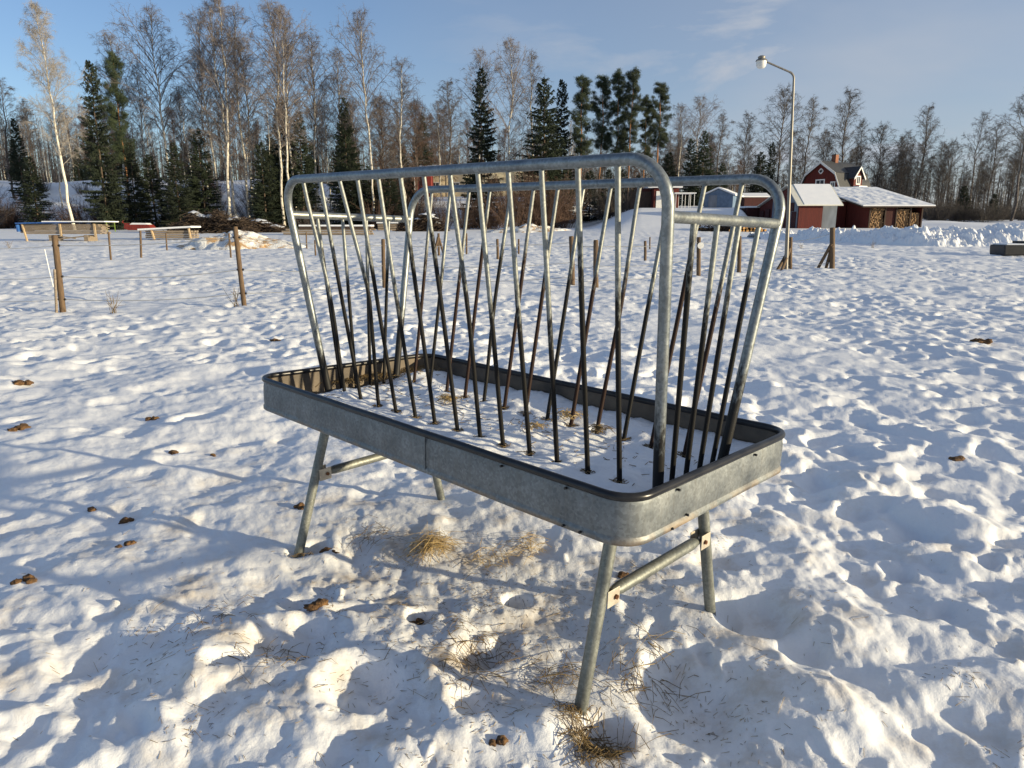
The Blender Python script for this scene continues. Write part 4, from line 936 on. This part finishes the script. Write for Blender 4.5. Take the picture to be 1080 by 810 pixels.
dt = MB(); dt.prism([(-1.5, 5.5), (0, 7.35), (0, 7.62), (-1.55, 5.8)], gw+.81, gw+.88, 'x'); dt.prism([(1.5, 5.5), (0, 7.35), (0, 7.62), (1.55, 5.8)], gw+.81, gw+.88, 'x'); dt.build('dormer_trim', M['white'], do)
win(Hh, (gw+.5, 0, 5.5), 1.0, 1.2, 'X', .16); MB().box((gw+1.0, 0, 4.35), (1.0, 2.2, .5)).build('balcony', M['white'], Hh)

# small red shed, carport frame, blue shed, distant shed
p = at(672, 223, 78); q = at(697, 223, 76); e_ = at(715, 223, 77)
S = empty('small_red_shed', (q.x-.4, 76, float(base_h(q.x, 76))-.1)); tag(S, 'small red shed with flat snowy roof and white door, beside the white carport frame', 'shed')
MB().box((0.9, 1.5, 1.05), (2.6, 3, 2.1)).build('wall', M['redwall'], S); MB().box((.7, 1.4, 2.2), (3.6, 3.6, .13)).build('roof', M['snow2'], S)
MB().box((.15, -.02, .95), (.62, .05, 1.7)).build('door', M['white'], S); MB().box((-1.6, 1.2, .9), (2.2, .12, 1.8)).build('fence_panel', M['darkwood'], S)
MB().box((-1.4, 1.4, 1.9), (1.4, .5, .5)).build('side_wall', M['reddark'], S)
Q = at(722, 222, 74.5); Cp = empty('carport_frame', (Q.x, 74.5, float(base_h(Q.x, 74.5))-.05)); tag(Cp, 'white carport frame between the red and the blue shed', 'carport')
for xx in (-.95, -.3, .4, .95):
    for yy in (0, 1.6): MB().box((xx, yy, .75), (.05, .05, 1.5)).build('post', M['white'], Cp)
MB().box((0, .8, 1.54), (2.2, 1.9, .09)).build('roof', M['snow2'], Cp)
Q = at(742, 221, 80); S2 = empty('blue_shed', (Q.x, 80, float(base_h(Q.x, 80))-.05), R(-28)); tag(S2, 'blue grey shed with low gable and snow covered roof', 'shed')
g2 = [(0, 0), (3.1, 0), (3.1, 1.35), (1.5, 2.0), (0, 1.35)]
MB().prism(g2, 0, 4.5, 'y').build('wall', M['bluewall'], S2)
rf = MB(); rf.prism([(-.25, 1.28), (1.5, 2.06), (1.5, 2.22), (-.3, 1.42)], -.2, 4.7, 'y'); rf.prism([(3.35, 1.28), (1.5, 2.06), (1.5, 2.22), (3.4, 1.42)], -.2, 4.7, 'y'); rf.build('roof', M['snow2'], S2)
MB().box((.95, -.02, .7), (.9, .05, 1.3)).build('door', M['greypanel'], S2)
Q = at(785, 217, 92); S3 = empty('far_red_shed', (Q.x, 92, float(base_h(Q.x, 92))-.1)); tag(S3, 'dark red far shed with snowy roof between blue shed and barn', 'shed')
MB().box((1.4, 1, .8), (3, 2.5, 1.6)).build('wall', M['reddark'], S3); MB().prism([(-.4, 1.55), (1.0, 2.0), (2.5, 1.6), (2.5, 1.7), (1.0, 2.14), (-.4, 1.67)], -.3, 3.1, 'x').build('roof', M['snow2'], S3)

# yellow house behind the trees
Q = at(447, 214, 108); YH = empty('yellow_house', (Q.x, 108, float(base_h(Q.x, 108))-1.0), R(5)); tag(YH, 'long yellow house with snow roof seen through the rack and bare trees', 'house')
MB().box((9.5, 3, 2.7), (19, 6, 5.2)).build('wall', M['yellow'], YH)
MB().prism([(-.5, 5.2), (3, 5.75), (6.5, 5.2), (6.5, 5.35), (3, 5.95), (-.5, 5.35)], -.5, 19.5, 'x').build('roof', M['snow2'], YH)
for k in range(6): win(YH, (1.8+3*k, 0, 2.6), 1.1, 1.2, 'y', .14)
Q = at(440, 214, 105); RH = empty('red_house_wing', (Q.x-1, 104, float(base_h(Q.x, 104))-1.4)); tag(RH, 'bright red wing with white trim left of the yellow house', 'house')
MB().box((2.0, 1.5, 2.6), (2.4, 3, 4.6)).build('wall', simple('bright_red_wall', (.15, .015, .012), (.22, .028, .02), 3, .8), RH); MB().box((2.0, 1.5, 4.98), (2.7, 3.4, .14)).build('roof', M['snow2'], RH); MB().box((.86, -.03, 2.2), (.14, .08, 4.2)).build('corner_board', M['white'], RH)

# ------------------------------------------------------------------ lamp
p = on_ground(829, 284); Dl = p.y
top = at(837.5, 78, Dl); Lp = empty('street_lamp', (p.x, Dl, gz(p.x, Dl)-.1)); tag(Lp, 'tall grey street lamp with bent arm and white globe standing behind the fence', 'street lamp')
o0 = Vector(Lp.location); tp = top-o0; foot = Vector((0, 0, 0)); cor = tp; head = at(803, 66, Dl)-o0; arm_end = at(809, 65.5, Dl)-o0
pts = [foot, foot.lerp(cor, .3), foot.lerp(cor, .6)]+arc_pts(foot, cor, arm_end, .22, 6)
MB().sweep(pts, [.062, .055, .047]+[.032]*7, 12).build('pole', M['greymetal'], Lp, smooth=50)
MB().sweep([pts[-1], arm_end], .028, 10).build('arm', M['greymetal'], Lp, smooth=50)
def lathe(prof, c, n=20):
    mb = MB(); V_ = []; 
    for r_, z_ in prof:
        for k in range(n): V_.append((c[0]+r_*math.cos(6.2832*k/n), c[1]+r_*math.sin(6.2832*k/n), c[2]+z_))
    Fs = [(i*n+k, i*n+(k+1) % n, (i+1)*n+(k+1) % n, (i+1)*n+k) for i in range(len(prof)-1) for k in range(n)]
    return mb.add(V_, Fs+[tuple(range(n))[::-1], tuple(range((len(prof)-1)*n, len(prof)*n))])
hc = head+Vector((0, 0, 0))
lathe([(.10, .10), (.11, .16), (.06, .19)], hc).build('lamp_cap', M['greymetal'], Lp, smooth=40)
lathe([(.17, .04), (.15, .08), (.09, .11)], hc).build('lamp_hood', M['greymetal'], Lp, smooth=40)
lathe([(.02, -.17), (.09, -.155), (.135, -.10), (.145, -.03), (.15, .045)], hc).build('lamp_globe', M['lampglass'], Lp, smooth=60)

# ------------------------------------------------------------------ fences
rp = random.Random(9)
def post_at(parent, px0, y0, px1, y1, r, mat='postwood', name='post', sq=False):
    """post with its foot seen at (px1, y1) and top at (px0, y0)"""
    p = on_ground(px1, y1); o0 = Vector(parent.location); t = at(px0, y0, p.y)
    f = Vector((p.x, p.y, gz(p.x, p.y)-.15))-o0; t = t-o0
    o = MB().sweep([f, f.lerp(t, .5)+Vector((rp.uniform(-.01, .01), 0, 0)), t-(t-f).normalized()*.02, t], [r*1.05, r, r*.98, r*.8], 10).build(name, M[mat], parent, smooth=50)
    return f, t, o
f0 = on_ground(247, 322)
FN = empty('paddock_fence', (f0.x, f0.y, 0)); tag(FN, 'nearer paddock fence of brown wooden posts with thin wires across the snow field', 'fence')
near = [(57.5, 248, 66, 328, .05), (248, 239, 258, 323, .045), (404, 252, 405.5, 304, .045), (602.5, 249, 604, 300, .06), (628.5, 253, 629, 302, .06), (737, 250, 737, 291, .06), (780, 249, 779.5, 288, .06), (834, 250, 834, 283, .06), (878, 240, 878, 283, .08)]
tops = [post_at(FN, *q) for q in near]
post_at(FN, 57.5, 284, 58.8, 329, .022, 'greywood', 'side_stake')
post_at(FN, 47, 263, 57, 303, .012, 'white', 'electric_stake')
for (a_, b_, c_, d_) in ((859, 282, 877, 257), (868, 282, 877.5, 259), (816, 284, 833, 262), (821, 285, 833, 263)):
    p = on_ground(a_, b_); q = at(c_, d_, on_ground(878 if a_ > 850 else 834, 283).y-.05)
    o0 = Vector(FN.location); MB().sweep([Vector((p.x, p.y-.2, gz(p.x, p.y)-.1))-o0, q-o0], .05, 8).build('strut', M['postwood'], FN, smooth=50)
def wire(parent, A, Bp, sag, r=.004, mat='wire'):
    P = [A.lerp(Bp, k/16)-Vector((0, 0, sag*4*(k/16)*(1-k/16))) for k in range(17)]
    MB().sweep(P, r, 5).build('wire', M[mat], parent)
for frac, sg in ((.88, .05), (.52, .08), (.25, .07)):
    for k in range(len(tops)-1):
        A0 = tops[k][0].lerp(tops[k][1], frac); A1 = tops[k+1][0].lerp(tops[k+1][1], frac); wire(FN, A0, A1, sg, .006)
        if k == 0: wire(FN, A0+(A0-A1)*.35, A0, .02)
    for k in (0, 1):
        c = tops[k][0].lerp(tops[k][1], frac); MB().sweep([c+Vector((-.06, -.0, 0)), c+Vector((.07, 0, 0))], .02, 8).build('insulator', M['black'], FN, smooth=40)
mk = MB(); c = at(739, 259, on_ground(737, 291).y-.08)-Vector(FN.location); mk.sweep([c+Vector((0, -.02, 0)), c+Vector((0, .02, 0))], .09, 12); mk.build('insulator', M['lampglass'], FN, smooth=40)
f1 = on_ground(148, 270); FF = empty('far_fence', (f1.x, f1.y, 0)); tag(FF, 'farther fence of thin low posts before the timber stacks', 'fence')
far = [(114.5, 245, 117, 275, .035), (148, 243, 148.5, 272, .04), (175, 246, 176, 264, .035), (241.5, 246, 243.5, 272, .035), (323, 245, 323.5, 262, .035), (332, 253, 333, 270, .035), (462.5, 246, 463, 270, .05), (492, 246, 492, 268, .04), (524.5, 252, 525, 274, .05), (547, 252, 547, 268, .04), (680.5, 254, 680.5, 276, .05), (685.5, 250, 685.5, 262, .035)]
ft = [post_at(FF, *q) for q in far]
for (a_, b_, c_, d_) in ((457, 271, 462, 250), (469, 270, 463, 251)):
    p = on_ground(a_, b_); q = at(c_, d_, p.y); o0 = Vector(FF.location); MB().sweep([Vector((p.x, p.y, gz(p.x, p.y)-.1))-o0, q-o0], .045, 8).build('strut', M['postwood'], FF, smooth=50)
order = [0, 1, 3, 5, 6, 8, 10]
for u_, v_ in zip(order[:-1], order[1:]): wire(FF, ft[u_][0].lerp(ft[u_][1], .8), ft[v_][0].lerp(ft[v_][1], .8), .06, .005)

# ------------------------------------------------------------------ timber stacks
def stack(px0, px1, ytop, ybot, D, rows, label, name='timber_stack'):
    A0 = at(px0, ybot, D); A1 = at(px1, ybot, D); Zt = at(px0, ytop, D).z; L = A1.x-A0.x
    e = empty(name, (A0.x, D, A0.z)); tag(e, label, 'timber stack'); h = Zt-A0.z; th = h/rows
    rnd = random.Random(px0); mb = MB()
    for k in range(rows):
        for j in range(4): mb.box((L/2+rnd.uniform(-.02, .02)*L, .25*j+rnd.uniform(-.03, .03), th*(k+.5)), (L*rnd.uniform(.93, 1.02), .23, th*.82))
    mb.build('boards', M['greywood'], e); return e, L, h
e, L, h = stack(24, 108, 236.5, 247, 44, 8, 'long raised stack of grey boards under blue tarpaulin and snow, on trestle legs')
for f in (.03, .50, .93):
    MB().bar((L*f, -.16, h*1.05), (L*f+(.18 if f < .1 else 0), -.16, -.1 if f > .1 else -.42), .11, .07).build('upright', M['lightwood'], e)
MB().box((L*.30, .4, h+.09), (L*.66, 1.5, .07), M=Matrix.Rotation(R(-1.2), 3, 'Y')).build('tarpaulin', M['tarp'], e)
MB().box((-.06, .4, h*.6), (.10, 1.5, h*.7)).build('tarpaulin_fold', M['tarp'], e)
MB().box((L*.70, .4, h+.16), (L*.78, 1.6, .06)).build('roof_sheet', M['snow2'], e)
zg = gz(e.location.x+L/2, 44)-A0.z if False else float(base_h(e.location.x+L/2, 44))-e.location.z
for f in (.36, .80):
    MB().box((L*f, .4, (zg-.1)/2-.05), (.26, 1.0, abs(zg)+.1)).build('trestle_leg', M['greywood'], e)
MB().bar((L*.38, -.05, zg+.08), (L*.82, -.05, -.1), .07).build('trestle_brace', M['greywood'], e)
MB().bar((L*.38, -.02, -.08), (L*.66, -.02, zg*.6), .07).build('trestle_brace', M['greywood'], e)
e, L, h = stack(154, 205, 243, 251.5, 46, 4, 'low stack of grey boards beside the snow pile, lit end posts')
MB().bar((L*.16, -.18, h*1.05), (L*.20, -.18, -.05), .16, .08).build('upright', M['lightwood'], e); MB().bar((L*.93, -.18, h*1.25), (L*.95, -.18, 0), .14, .08).build('upright', M['lightwood'], e)
MB().box((L*.45, .4, h+.14), (L*1.1, 1.5, .10), M=Matrix.Rotation(R(-3), 3, 'Y')).build('snow_cap', M['snow2'], e)
e, L, h = stack(298, 392, 241, 247.5, 55, 3, 'flat stack of dark planks seen behind the left rack corner')
MB().box((L*.6, .4, h+.22), (L*.8, 1.4, .12)).build('snow_cap', M['snow2'], e); MB().box((L*.6, .4, h+.06), (L*.8, 1.2, .18)).build('top_boards', M['darkwood'], e)
e, L, h = stack(398, 436, 236, 243.5, 70, 3, 'dark plank heap seen low behind the rack, left of the bushes')
MB().box((L*.5, .4, h+.1), (L*1.0, 1.4, .12)).build('snow_cap', M['snow2'], e)

# snow pile, brush pile, red implement
def heap(name, px, ybase, D, W, Hh_, Dp, mat, seed, rough=.25, kind=None):
    c = at(px, ybase, D); n_u, n_v = 90, 26; Vh = []
    for j in range(n_v):
        t = j/(n_v-1)
        for i in range(n_u):
            a = 2*math.pi*i/n_u; rr = 1-t
            x = W*rr*math.cos(a); y = Dp*rr*math.sin(a); q = Vector((x*.9+seed, y*.9, seed))
            z = Hh_*(t**.85)*(1+.30*mnoise.noise(q*1.2)+.15*mnoise.noise(q*3.5))
            k = 1+rough*(mnoise.noise(q*1.1)+.6*mnoise.noise(q*2.9)); Vh.append((x*k, y*k, z+rough*.35*(mnoise.noise(q*5)+.5*mnoise.noise(q*11))*min(1, t*5)*Hh_-.15*(t == 0)))
    Fs = [(j*n_u+i, j*n_u+(i+1) % n_u, (j+1)*n_u+(i+1) % n_u, (j+1)*n_u+i) for j in range(n_v-1) for i in range(n_u)]
    me = bpy.data.meshes.new(name); me.from_pydata(Vh, [], Fs); me.polygons.foreach_set('use_smooth', [True]*len(me.polygons))
    return obj(name, me, mat, loc=(c.x, D, float(base_h(c.x, D))-.05))
m, nt, b_ = mat_new('soiled_snow'); v = coords(nt); n1 = noise(nt, v, 1.6, 6, .65)
nt.links.new(ramp(nt, n1, [(.50, (.80, .79, .76)), (.60, (.42, .26, .12))]), b_.inputs['Base Color']); b_.inputs['Roughness'].default_value = .8; bump(nt, b_, noise(nt, v, 6, 6, .7), .8, .08); M['soiled'] = m
o = heap('snow_pile', 252, 262, 36, 3.3, 1.0, 1.8, M['soiled'], 3.1, .22); tag(o, 'pile of snow mixed with brown soil before the brush heap', 'snow pile')
o = heap('snow_mound', 560, 240, 62, 4.5, .7, 2.0, M['soiled'], 8.3, .25); tag(o, 'low snow mound with brown leaves seen through the rack middle', 'snow pile')
# brush heap
def brush(px, ybase, D, W, Hh_, label, seed):
    rng = np.random.default_rng(seed); c = at(px, ybase, D); n_ = 2600
    x = rng.uniform(-1, 1, n_)*W; hmax = Hh_*np.sqrt(np.clip(1-(x/W)**2, 0, 1))*(1+.2*np.sin(x*3)); y = rng.normal(0, .5, n_)*W*.3; z = rng.random(n_)*hmax
    a = rng.random(n_)*6.28; L = rng.uniform(.3, 1.4, n_); d = normed(np.stack([np.cos(a), np.sin(a)*.8, rng.normal(0, .25, n_)], -1))
    P = np.stack([x, y, z], -1); V_, F_ = segs(P-d*L[:, None]/2, P+d*L[:, None]/2, rng.uniform(.012, .045, n_), .01, 4, rng)
    e = empty('brush_heap', (c.x, D, float(base_h(c.x, D)))); tag(e, label, 'brush heap'); obj('branches', mesh_np('branches', V_, F_), M['bark'], e)
    rnd = random.Random(seed)
    for k in range(9):
        sp = MB()
        xx = rnd.uniform(-.8, .8)*W; hh = Hh_*math.sqrt(max(0, 1-(xx/W)**2))*(1+.2*math.sin(xx*3))
        n_p = 14; r_ = rnd.uniform(.3, .8)
        ring = [(xx+r_*math.cos(6.283*i/n_p)*rnd.uniform(.8, 1.2), -.2+r_*.6*math.sin(6.283*i/n_p), hh+rnd.uniform(-.1, .02)) for i in range(n_p)]
        sp.add(ring+[(xx, -.2, hh+.16), (xx, -.2, hh-.1)], [(i, (i+1) % n_p, n_p) for i in range(n_p)]+[((i+1) % n_p, i, n_p+1) for i in range(n_p)])
        sp.build('snow_cap', M['snow2'], e, smooth=80)
    return e
brush(225, 241, 60, 3.4, 1.55, 'large dark brush heap capped with snow, behind the soiled snow pile', 4); brush(268, 241, 62, 2.6, .85, 'lower brush heap right of the large dark one', 5)
brush(445, 240, 66, 2.0, 1.3, 'dark brush heap under snow seen behind the left end of the rack', 6)
c = at(144, 240, 66); e = empty('farm_implement', (c.x-1, 66, float(base_h(c.x, 66)))); tag(e, 'low red farm implement with snow on its top at the wood edge', 'implement')
MB().prism([(-.2, .25), (.2, .1), (2.0, .1), (2.3, .35), (2.1, .6), (.3, .6), (-.1, .75)], 0, 1.0, 'y').build('body', M['redpaint'], e, bevel=.03)
MB().prism([(.35, .605), (2.0, .605), (1.8, .74), (.6, .76)], .05, .95, 'y').build('snow_cap', M['snow2'], e)
MB().sweep([(-.1, .4, .5), (-.5, .4, .85), (-.35, .4, .95)], .05, 8).build('drawbar', M['redpaint'], e)
c = at(117, 240, 64); e = empty('metal_gate_frame', (c.x, 64, float(base_h(c.x, 64)))); tag(e, 'small yellow green metal frame right of the long timber stack', 'frame')
for xx in (-.35, .35): MB().box((xx, 0, .45), (.06, .06, .9)).build('upright', M['greenpaint'], e)
MB().box((0, 0, .93), (.8, .06, .06)).build('top_rail', M['greenpaint'], e); MB().box((0, 0, .5), (.64, .05, .05)).build('middle_rail', M['greenpaint'], e)

# orange log heap in front of the barn
rl = random.Random(6); lc = at(790, 245, 54)
lm = None; zl = float(base_h(lc.x, 54)); n_l = 0
for row in range(4):
    cnt = 11-2*row
    for k in range(cnt):
        r_ = rl.uniform(.075, .115); x = lc.x-1.45+(k+row*.9)*.27+rl.uniform(-.04, .04); z = zl+.10+row*.185
        e = empty('log', (x, 54+rl.uniform(-.15, .15), z), rl.uniform(-.15, .15)); tag(e, 'cut log with orange sawn end in the heap left of the barn', 'log', 'orange ended logs in the heap left of the barn')
        if n_l == 0:
            l0 = MB().sweep([(0, 0, 0), (0, 2.2, 0)], .1, 10).build('bark', M['logbark'], e, smooth=50); l1 = MB().sweep([(0, -.012, 0), (0, -.002, 0)], .095, 10).build('cut_end', M['logend'], e, smooth=50)
        else:
            for src in (l0, l1):
                c_ = src.copy(); link(c_); c_.parent = e
        s = r_/.1; e.scale = (s, 1, s); n_l += 1
c = at(768, 243, 53.5); 
brush(762, 244, 55, 1.6, .35, 'low dark twig heap left of the orange logs', 9)

# black tub at the right edge
c = on_ground(1059, 269.5); e = empty('water_tub', (c.x, c.y, float(base_h(c.x, c.y))), R(-8)); tag(e, 'black water tub with snow on its lid at the right edge of the field', 'tub')
MB().prism([(0, 0), (2.2, 0), (2.25, .42), (-.04, .42)], 0, 1.2, 'y').build('body', M['black'], e, bevel=.05)
MB().box((1.15, .6, .45), (2.2, 1.15, .06)).build('snow_cap', M['snow2'], e, bevel=.02); MB().box((1.5, .6, .53), (1.5, .9, .1)).build('lid', M['black'], e, bevel=.03)

# ploughed snow bank
n_u, n_v = 900, 80; xs = np.linspace(0, 1, n_u); X0 = at(806, 256, 44); X1 = at(1120, 258, 37)
U, Wv = np.meshgrid(xs, np.linspace(-1, 1, n_v), indexing='ij')
bx = X0.x+(X1.x+6-X0.x)*U; by = 46-7*sstep(0, .35, U)+Wv*(1.5+.9*sstep(.1, .4, U))
hh = (.32+.38*sstep(.02, .22, U)+.25*sstep(.4, .6, U))*np.clip(1-Wv**2, 0, 1)**.7
nn = fbm(bx*.8, by*.8, 5, .62); bz = base_h(bx, by)-.12+hh*(1+.35*fbm(bx*.35, by*.35, 2))+.26*nn*np.clip(hh*2.5, 0, 1)+.12*np.abs(gnoise(bx*2.3, by*2.3))*np.clip(hh*2.5, 0, 1)
# chunks
bz += (.10*np.abs(gnoise(bx*5.3, by*5.3))+.05*np.abs(gnoise(bx*9.7, by*9.7)))*np.clip(hh*2.5, 0, 1)
bz += .30*np.clip(gnoise(bx*2.6+4, by*2.6)-.05, 0, 1)*np.clip(hh*2, 0, 1)
ia, ja = np.meshgrid(np.arange(n_u-1), np.arange(n_v-1), indexing='ij')
qq = np.stack([ia*n_v+ja, (ia+1)*n_v+ja, (ia+1)*n_v+ja+1, ia*n_v+ja+1], -1).reshape(-1, 4)
o = obj('snow_bank', mesh_np('snow_bank', np.stack([bx, by, bz], -1).reshape(-1, 3), qq, smooth=True), M['snow2']); tag(o, kind='structure')

# dry weed stalks by the fence posts
rng = np.random.default_rng(21)
for k, (px, py, la) in enumerate([(249, 322, 'dry weed by the foot of the second fence post'), (845, 262, 'dry weed before the snow bank left part'), (920, 262, 'dry weed in the snow bank middle'), (120, 330, 'dry stalks on the field right of the first fence post'), (10, 262, 'dry stalks at the far left edge of the field')]):
    p = on_ground(px, py); n_ = 14; s = .5 if k == 0 else .45
    b0 = np.stack([rng.normal(0, .03, n_), rng.normal(0, .03, n_), np.zeros(n_)], -1); d = normed(rng.normal(0, .4, (n_, 3))+np.array([0, 0, 1])); e1 = b0+d*(rng.uniform(.4, 1, n_)*s)[:, None]
    c0 = e1*.6+b0*.4; d2 = normed(d+rng.normal(0, .5, (n_, 3))); V_, F_ = segs(np.concatenate([b0, c0]), np.concatenate([e1, c0+d2*s*.3]), .004, .002, 3, rng)
    o = obj('dry_weed', mesh_np('dry_weed', V_, F_), M['hay'], loc=(p.x, p.y, gz(p.x, p.y)-.01)); tag(o, la, 'weed', 'dry weeds in the snow')

# ------------------------------------------------------------------ sky, sun, camera
w = bpy.data.worlds.new('World'); scene.world = w; w.use_nodes = True; nt = w.node_tree; bg = nt.nodes['Background']
sky = nt.nodes.new('ShaderNodeTexSky'); sky.sky_type = 'NISHITA'; sky.sun_disc = False; sky.sun_elevation = SUN_EL
sky.sun_rotation = math.pi/2-SUN_AZ; sky.air_density = 1.0; sky.dust_density = .15; sky.ozone_density = 2.6; sky.altitude = 100
tc = nt.nodes.new('ShaderNodeTexCoord'); mp = nt.nodes.new('ShaderNodeMapping'); mp.inputs['Scale'].default_value = (1, 1, 3.2); nt.links.new(tc.outputs['Generated'], mp.inputs[0])
cn = noise(nt, mp.outputs[0], 2.1, 7, .58, dist=.3); sx = N(nt, 'ShaderNodeSeparateXYZ'); nt.links.new(tc.outputs['Generated'], sx.inputs[0])
side = N(nt, 'ShaderNodeMapRange'); side.inputs[1].default_value = -.22; side.inputs[2].default_value = .30; nt.links.new(sx.outputs[0], side.inputs[0])
cl = ramp(nt, cn, [(.48, 0.), (.62, 1.)]); mu = N(nt, 'ShaderNodeMath', operation='MULTIPLY'); nt.links.new(cl, mu.inputs[0]); nt.links.new(side.outputs[0], mu.inputs[1])
# a thin even veil of cirrus, thicker to the right
ve = N(nt, 'ShaderNodeMath', operation='MULTIPLY_ADD'); mp2 = nt.nodes.new('ShaderNodeMapping'); mp2.inputs['Scale'].default_value = (1, 1, 2.2); mp2.inputs['Location'].default_value = (.7, .2, .35); nt.links.new(tc.outputs['Generated'], mp2.inputs[0])
lo = N(nt, 'ShaderNodeMath', operation='MULTIPLY'); nt.links.new(side.outputs[0], lo.inputs[0]); nt.links.new(ramp(nt, noise(nt, mp2.outputs[0], 1.5, 5, .5, dist=.4), [(.34, .35), (.62, 1.)]), lo.inputs[1])
nt.links.new(lo.outputs[0], ve.inputs[0]); ve.inputs[1].default_value = .90; ve.inputs[2].default_value = .08
mx = N(nt, 'ShaderNodeMath', operation='MAXIMUM'); nt.links.new(mu.outputs[0], mx.inputs[0]); nt.links.new(ve.outputs[0], mx.inputs[1])
skb = mix(nt, 1.0, sky.outputs[0], (1.0, .99, 1.12), 'MULTIPLY')
skc = mix(nt, mx.outputs[0], skb, (3.0, 3.25, 3.7)); nt.links.new(skc, bg.inputs['Color']); bg.inputs['Strength'].default_value = .12
sd = bpy.data.lights.new('sun', 'SUN'); sd.energy = 5.0; sd.angle = R(.7); sd.color = (1.0, .85, .57)
so = link(bpy.data.objects.new('sun', sd)); sv = Vector((math.cos(SUN_EL)*math.cos(SUN_AZ), math.cos(SUN_EL)*math.sin(SUN_AZ), math.sin(SUN_EL)))
so.rotation_euler = sv.to_track_quat('Z', 'Y').to_euler(); so.location = sv*50
cd = bpy.data.cameras.new('camera'); cd.sensor_width = 36; cd.lens = F/1080*36; cd.clip_end = 5000; cd.clip_start = .05
cam = link(bpy.data.objects.new('camera', cd)); cam.location = (0, 0, CAMH); cam.rotation_euler = (math.pi/2-PITCH, 0, 0); scene.camera = cam
vs = scene.view_settings; vs.view_transform = 'Standard'; vs.look = 'None'; vs.gamma = 1; vs.use_curve_mapping = False; vs.exposure = .42
scene.render.engine = 'CYCLES'; scene.cycles.max_bounces = 6; scene.cycles.use_denoising = True
